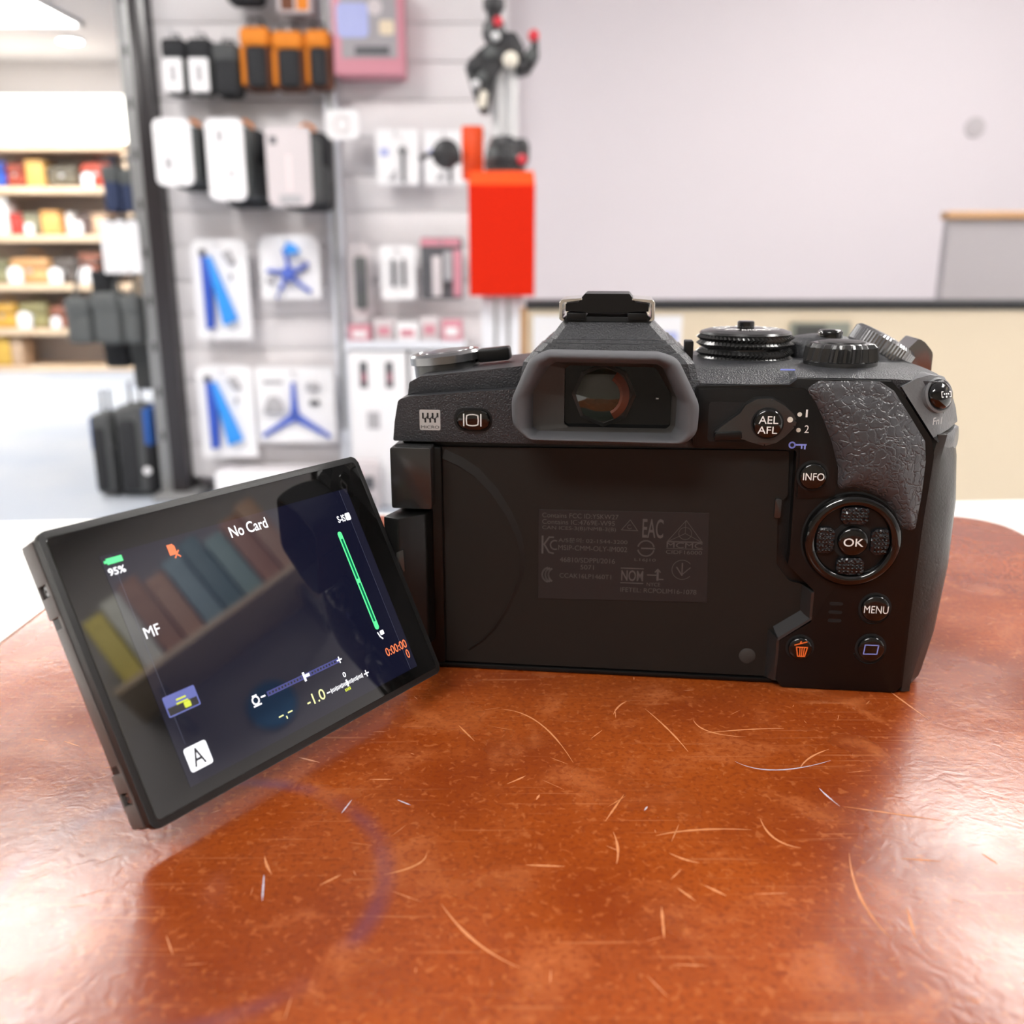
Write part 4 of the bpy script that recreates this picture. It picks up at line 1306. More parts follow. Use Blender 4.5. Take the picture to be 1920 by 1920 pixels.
def carded_bag(x0, x1, z0, z1, cx0, cx1, cz0, cz1, label, cardm, prints, y=3.95):
    t = thing('carded_backpack', ((x0 + x1) / 2, y, z0), label, 'backpack', 'carded camera backpacks')
    w, h = (x1 - x0) / 2, z1 - z0
    finish(soft(-w, w, -0.06, 0.08, 0.0, h * 0.88, 0.035, 4), 'bag_body', 'fabric_black', t, smooth=60)
    finish(soft(w * 0.2, w * 1.0, -0.085, 0.0, h * 0.08, h * 0.5, 0.02), 'side_pocket', 'fabric_grey', t, smooth=60)
    mx = (x0 + x1) / 2
    c = finish(prism(rrect(cx0 - mx, cx1 - mx, cz0 - z0, cz1 - z0, 0.025), -0.20, -0.192, 0.002, 1), 'swing_card', cardm, t)
    finish(soft(cx0 - mx + 0.01, cx1 - mx + 0.02, -0.191, -0.06, cz0 - z0 + 0.01, cz1 - z0 - 0.02, 0.03), 'front_compartment', 'fabric_midgrey', t, smooth=60)
    for (a, b_, c0, d, m_) in prints:
        W_, H_ = cx1 - cx0, cz1 - cz0
        finish(box(cx0 - mx + a * W_, cx0 - mx + b_ * W_, -0.2012, -0.1995, cz0 - z0 + c0 * H_, cz0 - z0 + d * H_), 'card_print', m_, c, smooth=0)
    finish(tube([(-0.03, 0.01, h * .85), (-0.03, 0.01, h * .93), (0, 0.01, h * .985), (0.03, 0.01, h * .93), (0.03, 0.01, h * .85)], 0.007), 'carry_handle', 'orange_fabric', t)
    hook(SW1, mx, z0 + h * 0.955, 3.92)


carded_bag(-1.327, -1.180, 1.268, 1.535, -1.335, -1.195, 1.275, 1.511, 'small black backpack with a white card, nearest the black post', 'card',
           [(0.25, 0.45, 0.25, 0.42, 'inkgrey'), (0.1, 0.6, 0.75, 0.78, 'inkgrey')])
carded_bag(-1.130, -0.965, 1.202, 1.535, -1.141, -1.000, 1.222, 1.511, 'tall black backpack with a bright white card in the middle of its row', 'card',
           [(0.3, 0.45, 0.72, 0.86, 'inkgrey'), (0.55, 0.7, 0.3, 0.36, 'inkgrey')])
carded_bag(-0.893, -0.705, 1.188, 1.520, -0.910, -0.745, 1.200, 1.478, 'black backpack with a pinkish grey card beside the pale upright', 'cardpink',
           [(0.1, 0.25, 0.78, 0.88, 'ink'), (0.45, 0.55, 0.2, 0.65, 'palepink'), (0.25, 0.75, 0.03, 0.14, 'inkgrey')], 3.91)


def hang_pack(name, x0, x1, z0, z1, label, cat, panel, group=None, taper=0.0, m='card', y=3.95):
    t = thing(name, ((x0 + x1) / 2, y, z0), label, cat, group)
    w, h = (x1 - x0) / 2, z1 - z0
    finish(prism(roundpoly([(-w, 0), (w, 0), (w, h * (1 - taper)), (w * 0.72, h), (-w * 0.72, h), (-w, h * (1 - taper))], 0.014, 4), 0, 0.012, 0.002, 1), 'backing_card', m, t)
    finish(prism(rrect(-0.02, 0.02, h - 0.028, h - 0.018, 0.005, 3), -0.001, 0.001), 'hang_slot', 'slatback', t, smooth=0)
    hook(panel, (x0 + x1) / 2, z0 + h - 0.023, y - 0.04)
    return t, w, h


def tripod_pack(x0, x1, z0, z1, label):
    t, w, h = hang_pack('tripod_pack', x0, x1, z0, z1, label, 'tripod pack', SW1, 'white packs with a folded blue tripod', 0.04)
    px = lambda a: -w + a * 2 * w
    finish(prism([(px(.20), h * .10), (px(.34), h * .12), (px(.38), h * .78), (px(.19), h * .86)], -0.030, -0.002, 0.004), 'dark_blue_leg', 'bluelegd', t)
    finish(prism([(px(.52), h * .14), (px(.78), h * .20), (px(.36), h * .84), (px(.30), h * .82)], -0.034, -0.002, 0.004), 'bright_blue_leg', 'blueleg', t)
    finish(prism(rrect(px(.17), px(.26), h * .84, h * .90, 0.006), -0.03, -0.002, 0.003), 'tripod_head', 'ink', t)
    finish(prism([(px(.55), h * .86), (px(.70), h * .90), (px(.80), h * .76), (px(.68), h * .74)], -0.012, -0.002, 0.002), 'phone_clamp', 'inkgrey', t)
    finish(prism(rrect(px(.66), px(.72), h * .6, h * .66, 0.004), -0.01, -0.002), 'clamp_screw', 'inkgrey', t)


tripod_pack(-1.296, -1.072, 0.688, 1.085, 'upper white pack with a folded bright blue tripod beside the post')
tripod_pack(-1.320, -1.085, 0.190, 0.577, 'lower white pack with a folded bright blue tripod beside the post')

t, w, h = hang_pack('octopus_tripod_pack', -1.022, -0.780, 0.848, 1.101, 'white pack with a blue five-armed octopus tripod', 'tripod pack', SW1, taper=0.10)
ctr = (0.0, -0.02, h * .40)
for a, ln in ((90, .10), (18, .09), (162, .09), (-50, .11), (230, .11)):
    p = [(ctr[0] + cos(rad(a + s * 10)) * ln * s, ctr[1], ctr[2] + sin(rad(a + s * 10)) * ln * s) for s in (0, .33, .66, 1)]
    finish(tube(p, 0.0085, 8), 'flexible_leg', 'bluesoft', t)
finish(lathe([(0.026, 0), (0.03, 0.01), (0.02, 0.026), (0.001, 0.028)], 20, 'y', ctr), 'tripod_hub', 'bluesoft', t, smooth=50)
finish(prism(roundpoly([(-.01, h * .70), (.05, h * .72), (.03, h * .84), (-.005, h * .9)], .006, 3), -0.03, -0.002, .003), 'phone_grip', 'blueleg', t)
finish(prism(rrect(.035, .075, h * .42, h * .62, .012), -0.012, -0.002, .002), 'remote', 'inkgrey', t)
finish(prism(rrect(-.095, -.065, h * .24, h * .36, .008), -0.012, -0.002, .002), 'adapter', 'inkgrey', t)

t, w, h = hang_pack('flat_tripod_pack', -1.075, -0.745, 0.254, 0.572, 'wide white pack with a blue three-armed tripod', 'tripod pack', SW1)
ctr = (-.005, -0.014, h * .36)
for p1 in ((-.005, h * .80), (-.145, h * .09), (.14, h * .08)):
    d = Vector((p1[0] - ctr[0], p1[1] - ctr[2]))
    n_ = Vector((-d.y, d.x)).normalized()
    c2 = Vector((ctr[0], ctr[2]))
    e2 = Vector(p1)
    q = [c2 + n_ * .022, c2 - n_ * .022, c2.lerp(e2, .25) - n_ * .012, e2 - n_ * .008, e2 + n_ * .008, c2.lerp(e2, .25) + n_ * .012]
    finish(prism([tuple(v) for v in q], -0.016, -0.002, .002), 'tripod_arm', 'bluesoft', t)
finish(prism(roundpoly([(-.135, h * .40), (-.045, h * .40), (-.06, h * .56), (-.075, h * .62), (-.105, h * .62), (-.12, h * .54)], .006, 3), -.02, -.002, .003), 'camera_drawing', 'inkgrey', t)
finish(prism(rrect(.05, .105, h * .68, h * .80, .01), -.012, -.002, .002), 'adapter', 'inkgrey', t)
finish(prism(rrect(.06, .10, h * .50, h * .57, .006), -.012, -.002, .002), 'screw_mount', 'ink', t)
finish(box(-.13, -.05, -.003, -.001, h * .78, h * .83), 'title_print', 'inkgrey', t, smooth=0)
t = thing('white_carton', (-1.0, 3.93, 0.0), 'large white carton standing on the floor below the slat wall', 'carton')
finish(soft(-0.24, 0.25, -0.10, 0.10, 0, 0.145, 0.004), 'carton_body', 'card', t)
finish(box(-0.24, 0.25, -0.02, 0.02, 0.145, 0.147), 'tape', 'cardpink', t, smooth=0)

# second panel
t = thing('pink_framed_box', (-0.545, 3.96, 1.685), 'boxed display with pink frame and lilac print above the price sign', 'display box')
finish(soft(-0.133, 0.133, -0.05, 0.09, 0, 0.31, 0.006), 'carton_body', 'pink', t)
finish(box(-0.10, 0.11, -0.053, -0.049, 0.06, 0.28), 'picture', 'greypanel', t, smooth=0)
finish(prism(rrect(-0.115, 0.005, 0.13, 0.25, 0.02), -0.056, -0.052), 'lilac_print', 'lilac', t, smooth=0)
finish(prism(rrect(0.045, 0.10, 0.14, 0.19, 0.01), -0.056, -0.052), 'cream_print', 'beige', t, smooth=0)
finish(prism(circ(0.03, 0.235, 0.028, 20), -0.056, -0.052), 'white_disc', 'cardpink', t, smooth=0)
finish(box(-0.05, 0.08, -0.055, -0.052, 0.07, 0.10), 'dark_print', 'ink', t, smooth=0)
finish(prism(rrect(-0.03, 0.03, 0.305, 0.345, 0.01), 0.0, 0.004), 'hang_tab', 'card', t, smooth=0)
hook(SW2, -0.545, 1.685 + 0.333, 3.92)


def small_card(x0, x1, z0, z1, label):
    t, w, h = hang_pack('accessory_card', x0, x1, z0, z1, label, 'accessory card', SW2, 'white accessory cards', 0.0)
    finish(prism(rrect(w * .2, w * .34, h * .04, h * .62, .006), -0.014, -0.002, .003), 'microphone_stem', 'ink', t)
    finish(prism(circ(w * .27, h * .62, .014, 16), -0.02, -0.002, .003), 'microphone_head', 'ink', t)
    finish(box(-w * .8, -w * .4, -.002, 0, h * .52, h * .66), 'blue_print', 'lilac', t, smooth=0)
    finish(prism([(-w * .5, h * .08), (-w * .05, h * .3), (-w * .05, h * .08)], -.003, -.001), 'grey_print', 'inkgrey', t, smooth=0)


small_card(-0.536, -0.368, 1.291, 1.498, 'white accessory card with a black microphone nearest the price sign')
small_card(-0.346, -0.185, 1.291, 1.494, 'white accessory card with a black microphone nearest the red stand')

t, w, h = hang_pack('grey_pack', -0.665, -0.578, 0.778, 1.068, 'narrow tall grey accessory pack beside the pale upright', 'accessory pack', SW2, m='cardpink')
finish(prism(rrect(-w * .3, w * .7, h * .12, h * .82, .008), -.03, -.002, .004), 'product', 'fabric_midgrey', t)
finish(prism(rrect(-w * .1, w * .5, h * .35, h * .62, .006), -.036, -.028, .003), 'black_grip', 'ink', t)
t, w, h = hang_pack('white_pack', -0.533, -0.393, 0.848, 1.060, 'white accessory pack with two black bars', 'accessory pack', SW2)
for s in (-.35, .25):
    finish(prism(rrect(w * s, w * (s + .18), h * .25, h * .75, .004), -.02, -.002, .003), 'black_bar', 'ink', t)
t, w, h = hang_pack('dark_pack', -0.369, -0.200, 0.848, 1.092, 'dark accessory pack with a red header next to the red box', 'accessory pack', SW2, m='ink')
finish(box(-w, w * 0.9, -.004, -.001, h * .86, h * .985), 'red_header', 'pink', t, smooth=0)
finish(prism(rrect(-w * .45, w * .0, h * .05, h * .7, .006), -.03, -.002, .004), 'silver_tube', 'cardpink', t)
finish(prism(rrect(w * .12, w * .5, h * .3, h * .78, .012), -.03, -.002, .004), 'pale_part', 'inkgrey', t)
finish(prism(rrect(w * .55, w * .95, h * .05, h * .8, .006), -.02, -.002, .004), 'red_side', 'pink', t)

sh = thing('wire_shelf', (-0.435, 4.05, 0.66), 'narrow white shelf on the slat wall holding small pinkish boxes', 'shelf')
finish(box(-0.245, 0.245, -0.20, 0.0, 0, 0.012), 'shelf_board', 'card', sh, smooth=0)
finish(box(-0.245, 0.245, -0.205, -0.195, -0.005, 0.03), 'price_rail', 'whitemetal', sh, smooth=0)
for i, (x, w_, h_, c_, lb) in enumerate(((-0.62, .045, .075, 'pink', 'small pink box leftmost on the white shelf'), (-0.52, .04, .10, 'cardpink', 'pale box second from the left on the white shelf'),
                                    (-0.425, .045, .085, 'card', 'white box in the middle of the white shelf'), (-0.335, .038, .11, 'cardpink', 'pale pinkish box next to the last on the white shelf'),
                                    (-0.245, .042, .095, 'pink', 'small pink box rightmost on the white shelf'))):
    t = thing('small_box', (x, 3.93, 0.673), lb, 'box', 'small boxes on the white shelf')
    finish(soft(-w_, w_, -.04, .04, 0, h_, .003), 'box_body', c_, t)
    finish(box(-w_ * .6, w_ * .6, -.0415, -.039, h_ * .35, h_ * .7), 'box_print', 'card' if c_ == 'pink' else 'pink', t, smooth=0)

t = thing('window_carton', (-0.545, 3.93, 0.0), 'tall white carton with two black windows below the white shelf', 'carton')
finish(soft(-0.12, 0.115, -0.08, 0.10, 0, 0.645, 0.004), 'carton_body', 'card', t)
for x in (-0.075, 0.03):
    o = finish(box(x, x + .032, -0.082, -0.079, 0.50, 0.605), 'black_window', 'ink', t, smooth=0)
    finish(box(x + .012, x + .024, -0.083, -0.0815, 0.525, 0.56), 'red_print', 'pink', o, smooth=0)
finish(box(-.05, .0, -.082, -.079, .33, .40), 'grey_print', 'inkgrey', t, smooth=0)
t = thing('white_carton', (-0.29, 3.93, 0.0), 'tall plain white carton beside the two-window carton', 'carton')
finish(soft(-0.125, 0.12, -0.08, 0.10, 0, 0.64, 0.004), 'carton_body', 'card', t)
finish(box(-.09, .05, -.082, -.079, .40, .43), 'title_print', 'pink', t, smooth=0)
t = thing('small_gadget', (-0.60, 3.79, 0.0), 'small reddish and black gadget pack standing by the carton foot', 'gadget pack')
finish(soft(-.05, .05, -.03, .03, 0, .21, .004), 'pack_body', 'cardpink', t)
finish(prism(rrect(-.01, .035, .10, .15, .006), -.045, -.028, .004), 'black_lens', 'ink', t)
finish(prism(rrect(-.04, .03, .03, .06, .006), -.04, -.028, .004), 'black_foot', 'ink', t)
finish(box(-.045, -.015, -.033, -.029, .08, .17), 'pink_print', 'pink', t, smooth=0)


# --- things hanging left of the black post, on arms of the rack's end
ends = [o for o in COL.objects if o.name == 'black_post'][0]
for z, ln in ((1.40, .20), (1.165, .20), (0.99, .32)):
    finish(box(-ln - .06, -0.06, 0.052, 0.068, z - .008, z + .008, .002), 'rail_bar', 'post', ends)


def hung_bag(name, x0, x1, z0, z1, m, label, cat, zr, y=4.12, d=0.06, flapm=None, group=None, r=0.02, sx=0.0):
    t = thing(name, ((x0 + x1) / 2, y, z0), label, cat, group)
    w, h = (x1 - x0) / 2, z1 - z0
    finish(soft(-w, w, -d, d, 0, h, min(r, w * .6), 3), 'bag_body', m, t, smooth=60)
    finish(soft(-w * 1.04, w * 1.04, -d * 1.1, d * .9, h * .62, h * 1.01, min(r, w * .5), 3), 'flap', flapm or m, t, smooth=60)
    if zr > z0 + h:
        e_ = 4.12 - y
        finish(tube([(sx, -.012, h * .98), (sx, e_ - .020, zr - z0 - .012), (sx, e_ - .018, zr - z0 + .012), (sx, e_, zr - z0 + .022), (sx, e_ + .018, zr - z0 + .012), (sx, e_ + .020, zr - z0 - .012), (sx, .012, h * .98)], 0.004), 'strap', m, t)
    return t


hung_bag('strap_pouch', -1.674, -1.606, 1.192, 1.374, 'fabric_navy', 'navy fabric pouch farther from the black post', 'pouch', 1.40, flapm='fabric_midgrey')
hung_bag('strap_pouch', -1.602, -1.545, 1.192, 1.361, 'fabric_navy', 'navy fabric pouch touching the grey strip of the post', 'pouch', 1.40, flapm='fabric_midgrey')
for i, (x0, x1, lb) in enumerate(((-1.668, -1.612, 'white tag card hanging outermost under the navy pouches'), (-1.611, -1.564, 'white tag card hanging in the middle under the navy pouches'),
                                  (-1.562, -1.512, 'white tag card hanging nearest the post under the navy pouches'))):
    t = thing('white_tag', ((x0 + x1) / 2, 3.985, 0.95), lb, 'tag', 'white tag cards')
    w = (x1 - x0) / 2
    finish(prism(roundpoly([(-w, 0), (w, 0), (w, .195), (w * .5, .21), (-w * .5, .21), (-w, .195)], .006, 3), -.004, .004, .001, 1), 'tag_card', 'card', t)
    finish(tube([(0, 0, .20), (0, .118, .222), (0, .135, .232), (0, .150, .222), (0, .150, .205)], .002, 6), 'string', 'wire', t)
hung_bag('black_pouch', -1.785, -1.70, 0.852, 0.962, 'fabric_black', 'black pouch at the end of the rail under the white tags', 'pouch', .99, y=4.15, d=.05)
hung_bag('grey_pouch', -1.844, -1.742, 0.666, 0.850, 'fabric_midgrey', 'grey-green pouch farthest left beside the shelves', 'pouch', .99, y=4.02, sx=-.03)
hung_bag('grey_pouch', -1.733, -1.620, 0.666, 0.872, 'fabric_midgrey', 'grey-green pouch in the middle of three', 'pouch', .99, y=4.02, sx=.02)
hung_bag('grey_pouch', -1.613, -1.545, 0.666, 0.862, 'fabric_midgrey', 'grey-green pouch nearest the black post', 'pouch', .99, y=4.02)
hung_bag('black_pouch', -1.779, -1.672, 0.547, 0.655, 'fabric_black', 'small black pouch under the grey-green pouches', 'pouch', .99, y=4.20, sx=.046)
hung_bag('slate_pouch', -1.660, -1.546, 0.45, 0.655, 'fabric_grey', 'slate grey pouch under the grey-green pouches beside the post', 'pouch', .99, y=4.20)
colmat('fabric_blue', (0.02, 0.10, 0.38), 0.7)
for x0, x1, z1, lb, s in ((-1.815, -1.712, .365, 'black roller bag with blue trim farther from the post', -1), (-1.704, -1.560, .40, 'black roller bag with blue trim next to the post', 1)):
    t = thing('roller_bag', ((x0 + x1) / 2, 4.08, 0), lb, 'bag', 'black floor bags')
    w = (x1 - x0) / 2
    finish(soft(-w, w * .8, -.09, .09, .01, z1, .03, 4), 'bag_body', 'fabric_grey', t, smooth=60)
    finish(soft(-w * .8, w * .3, -.105, -.05, .03, z1 * .86, .02, 3), 'front_pocket', 'fabric_black', t, smooth=60)
    xa = -w * 1.05 if s < 0 else w * .55
    finish(soft(xa, xa + w * .5, -.08, .08, z1 * .55, z1 * .97, .015, 3), 'blue_panel', 'fabric_blue', t, smooth=60)
    finish(soft(w * .55, w * 1.0, -.085, .085, .01, z1 * .6, .015, 3), 'dark_panel', 'fabric_black', t, smooth=60)
    if s > 0:
        finish(lathe([(.018, 0), (.016, .006), (.001, .007)], 16, 'y', (w * .7, -.086, .12)), 'round_badge', 'card', t)
    finish(tube([(-w * .35, 0, z1 - .01), (-w * .35, 0, z1 + .095), (w * .25, 0, z1 + .095), (w * .25, 0, z1 - .01)], .007), 'handle', 'fabric_grey', t)

# --- red stand with a tripod on it
t = thing('red_stand', (-0.029, 2.90, 0), 'bright red display box on a pale square pole', 'display stand')
W_ = 0.094
for nm, m_, lo, hi in (('red_box', 'red_acrylic', (W_, 0, .17, .908), (W_, 0, .17, 1.213)), ('sloping_lip', 'red_acrylic_bright', (W_, 0, .17, 1.213), (W_ - .004, .022, .16, 1.251))):
    finish(loft([[(-w_, y0 - .1, z_), (w_, y0 - .1, z_), (w_, y1 - .1, z_), (-w_, y1 - .1, z_)] for w_, y0, y1, z_ in (lo, hi)]), nm, m_, t, smooth=0)
finish(box(-.060, .062, -.06, .05, 0.02, .908, .004), 'pole', 'whitemetal', t)
for x in (-.024, .014):
    finish(box(x, x + .009, -.0615, -.058, .05, .9), 'pole_groove', 'greymetal', t, smooth=0)
finish(box(-.15, .15, -.15, .15, 0, .02, .004), 'base_plate', 'whitemetal', t)
finish(prism(rrect(-.118, -.055, 1.235, 1.385, .008), 0.035, 0.06, .003), 'red_back_tab', 'red_acrylic_bright', t)

tp = thing('travel_tripod', (-0.020, 2.88, 1.2525), 'folded grey travel tripod with black ball head standing on the red box', 'tripod')
colmat('tripgrey', (0.62, 0.62, 0.63), 0.35, metal=0.1)
colmat('tripblack', (0.03, 0.03, 0.033), 0.4)
colmat('knobred', (0.62, 0.03, 0.05), 0.4)
colmat('knobcream', (0.75, 0.70, 0.60), 0.4)
finish(lathe([(.058, 0), (.060, .03), (.052, .05), (.050, .075), (.036, .095)], 12, 'z'), 'leg_collar', 'tripblack', tp, smooth=0)
for i in range(3):
    a = rad(90 + 120 * i)
    finish(lathe([(.022, .06), (.022, .36), (.015, .365)], 16, 'z', (.019 * cos(a), .019 * sin(a), 0)), 'leg_tube', 'tripgrey', tp)
    finish(lathe([(.016, .0), (.024, .012), (.024, .055), (.016, .07)], 10, 'z', (.046 * cos(a + .6), .046 * sin(a + .6), 0.02)), 'twist_lock', 'tripblack', tp, smooth=0)
for pts, yy in (([(-.110, .27), (-.088, .20), (-.070, .155), (-.045, .15), (-.040, .20), (-.020, .25), (.0, .28), (-.005, .32), (-.04, .335), (-.075, .31)], -.03),
                ([(.030, .25), (.070, .26), (.095, .30), (.092, .35), (.080, .355), (.066, .31), (.030, .30)], -.01),
                ([(-.045, .29), (.045, .28), (.055, .32), (.03, .36), (-.03, .36)], -.02)):
    finish(prism(roundpoly(pts, .008, 3), yy - .02, yy + .03, .006), 'leg_hinge', 'tripblack', tp)
finish(lathe([(.024, .34), (.034, .36), (.030, .39), (.018, .40), (.022, .42), (.030, .425), (.030, .45)], 20, 'z', (-.03, 0, 0)), 'ball_head', 'tripblack', tp)
finish(lathe([(.012, 0), (.016, .006), (.015, .02), (.010, .024)], 14, 'y', (.080, -.02, .352)), 'lock_knob', 'knobred', tp)
finish(lathe([(.012, 0), (.013, .016), (.009, .02)], 14, 'y', (-.018, -.03, .385)), 'pan_knob', 'knobred', tp)
finish(lathe([(.018, 0), (.022, .01), (.012, .02)], 14, 'y', (.016, -.055, .285)), 'friction_knob', 'knobcream', tp)
finish(prism(roundpoly([(-.080, .165), (-.052, .165), (-.046, .205), (-.066, .215)], .008, 3), -.055, -.035, .003), 'grip_pad', 'knobcream', tp)
finish(lathe([(.012, 0), (.014, .02), (.008, .024)], 14, 'y', (.048, -.035, .030)), 'foot_knob', 'knobred', tp)
for x, z, r, m_ in ((-.085, .275, .018, 'tripblack'), (-.062, .245, .013, 'fabric_midgrey'), (-.04, .305, .016, 'fabric_midgrey'), (.072, .30, .016, 'fabric_midgrey'),
                    (-.08, .225, .012, 'tripgrey'), (.045, .275, .012, 'tripblack'), (-.025, .345, .012, 'tripgrey'), (-.035, .045, .018, 'fabric_midgrey'), (.005, .035, .016, 'tripblack')):
    finish(lathe([(r, 0), (r * 1.1, .006), (r, .018), (r * .5, .022)], 12, 'y', (x, -.045, z)), 'clamp_knob', m_, tp)
t = thing('round_gadget', (-0.192, 2.94, 1.26), 'round black gadget with a stalk fixed at the left of the red box', 'gadget')
finish(lathe([(.022, 0), (.040, .006), (.042, .02), (.022, .03)], 20, 'y', (0, 0, .046)), 'disc', 'tripblack', t, smooth=50)
finish(tube([(-.034, -.02, .05), (-.078, -.02, .032)], .007, 8), 'stalk', 'tripblack', t)
finish(box(-.01, .043, -.01, -.001, .02, .05, .003), 'bracket', 'tripblack', t)

# --- beige counter, its papers and the grey partition
t = thing('beige_counter', (0.03, 2.08, 0), 'long beige counter with a black top edge behind the camera', 'counter')
finish(box(0.004, 2.60, 0.008, 0.11, 0.0, 0.908), 'front_panel', 'beige', t, smooth=0)
finish(box(0.0, 2.60, 0.0, 0.12, 0.908, 0.925, .002), 'black_worktop', 'blackedge', t)
finish(box(-0.012, 0.004, 0.004, 0.11, 0.0, 0.908), 'end_panel', 'wood', t, smooth=0)
t = thing('paper_notice', (0.12, 2.085, 0.60), 'white paper notice on the beige counter left of the viewfinder hump', 'notice')
finish(box(-.074, .036, -.002, .002, 0, .295), 'paper', 'card', t, smooth=0)
t = thing('paper_notice', (0.33, 2.085, 0.60), 'white paper notice on the beige counter right of the viewfinder hump', 'notice')
finish(box(-.055, .04, -.002, .002, 0, .295), 'paper', 'card', t, smooth=0)
finish(box(-.045, .03, -.003, -.0015, .03, .26), 'picture', 'lilac', t, smooth=0)
t = thing('counter_plaque', (0.67, 2.083, 0.835), 'small grey-green plaque on the beige counter behind the dials', 'plaque')
colmat('plaque', (0.22, 0.23, 0.19), 0.5)
colmat('plaque_dark', (0.06, 0.06, 0.055), 0.5)
finish(box(-.065, .065, -.006, .004, 0, .046, .002), 'plaque_body', 'plaque', t)
finish(box(-.055, .01, -.0075, -.0055, .008, .04), 'dark_window', 'plaque_dark', t, smooth=0)
t = thing('grey_partition', (1.30, 2.95, 0), 'grey partition with a wooden cap behind the counter on the right', 'partition')
finish(box(0, 1.2, -.02, .02, 0, 1.125), 'grey_panel', 'greypanel', t, smooth=0)
finish(box(-.008, 1.2, -.03, .03, 1.125, 1.148, .003), 'wooden_cap', 'wood', t)
tag(finish(lathe([(.042, 0), (.040, .006), (.012, .008)], 24, 'y', (1.905, 4.16, 1.53)), 'wall_grommet', 'grommet'),
    'small round pale cover on the blank wall at upper right', 'wall cover')

# --- far bag shelves
t = thing('bag_shelves', (-4.3, 8.9, 0), 'tall wooden wall shelves full of leather bags at the far left', 'shelves')
finish(box(-.85, .93, .26, .30, 0, 2.0), 'back_panel', 'shelfback', t, smooth=0)
for z0, z1 in ((1.900, 1.960), (1.545, 1.605), (1.140, 1.200), (0.718, 0.778), (0.322, 0.382), (0.0, 0.04)):
    finish(box(-.85, .95, -.20, .27, z0, z1, .004), 'shelf_board', 'shelfwood', t)
finish(box(.91, .95, -.18, .27, 0.04, 1.9, .003), 'side_panel', 'shelfwood', t)
finish(box(-.85, -.81, -.18, .27, 0.04, 1.9, .003), 'side_panel', 'shelfwood', t)
t = thing('lightbox_sign', (-4.2, 8.85, 1.962), 'glowing white light box on top of the bag shelves', 'light box')
finish(box(-.93, .86, .02, .16, 0, .40, .01), 'box_frame', 'lampframe', t)
finish(box(-.91, .84, .0, .02, .015, .385, .004), 'glowing_face', 'lightbox', t)
finish(box(-.91, .84, .03, .15, .401, .41, .002), 'added_up_glow', 'lightbox', t)  # unseen glow strip added to brighten the wall and ceiling above


def shelf_bag(name, x0, x1, z0, z1, c, label, kind='bag', dep=.13):
    t = thing(name, ((x0 + x1) / 2, 8.86, z0 + 0.002), label, 'bag' if kind == 'bag' else kind)
    w, h = (x1 - x0) / 2, z1 - z0
    m_ = M.get('c_' + label) or mat('bag_colour', c, .6, bump=(200, .3, 'noise', .002), var=(25, tuple(q * .7 for q in c), .6))
    m2 = mat('bag_trim', tuple(q * .55 for q in c), .6)
    if kind == 'bag':
        finish(soft(-w, w, -dep, dep, 0, h * .74, min(.05, w * .5), 3), 'bag_body', m_, t, smooth=60)
        finish(soft(-w * .97, w * .97, -dep * 1.08, dep * .5, h * .36, h * .77, min(.04, w * .4), 3), 'flap', m2, t, smooth=60)
        finish(tube([(-w * .45, 0, h * .7), (-w * .35, 0, h * .93), (0, 0, h), (w * .35, 0, h * .93), (w * .45, 0, h * .7)], .010, 8), 'handle', m2, t)
        finish(box(-w * .12, w * .12, -dep * 1.15, -dep, h * .32, h * .44, .004), 'buckle', 'wire', t)
    else:
        finish(soft(-w, w, -dep, dep, 0, h * .93, min(.02, w * .3), 3), 'body', m_, t, smooth=60)
        finish(soft(-w * 1.02, w * 1.02, -dep * 1.02, dep * 1.02, h * .78, h, min(.015, w * .3), 3), 'lid', m2, t, smooth=60)


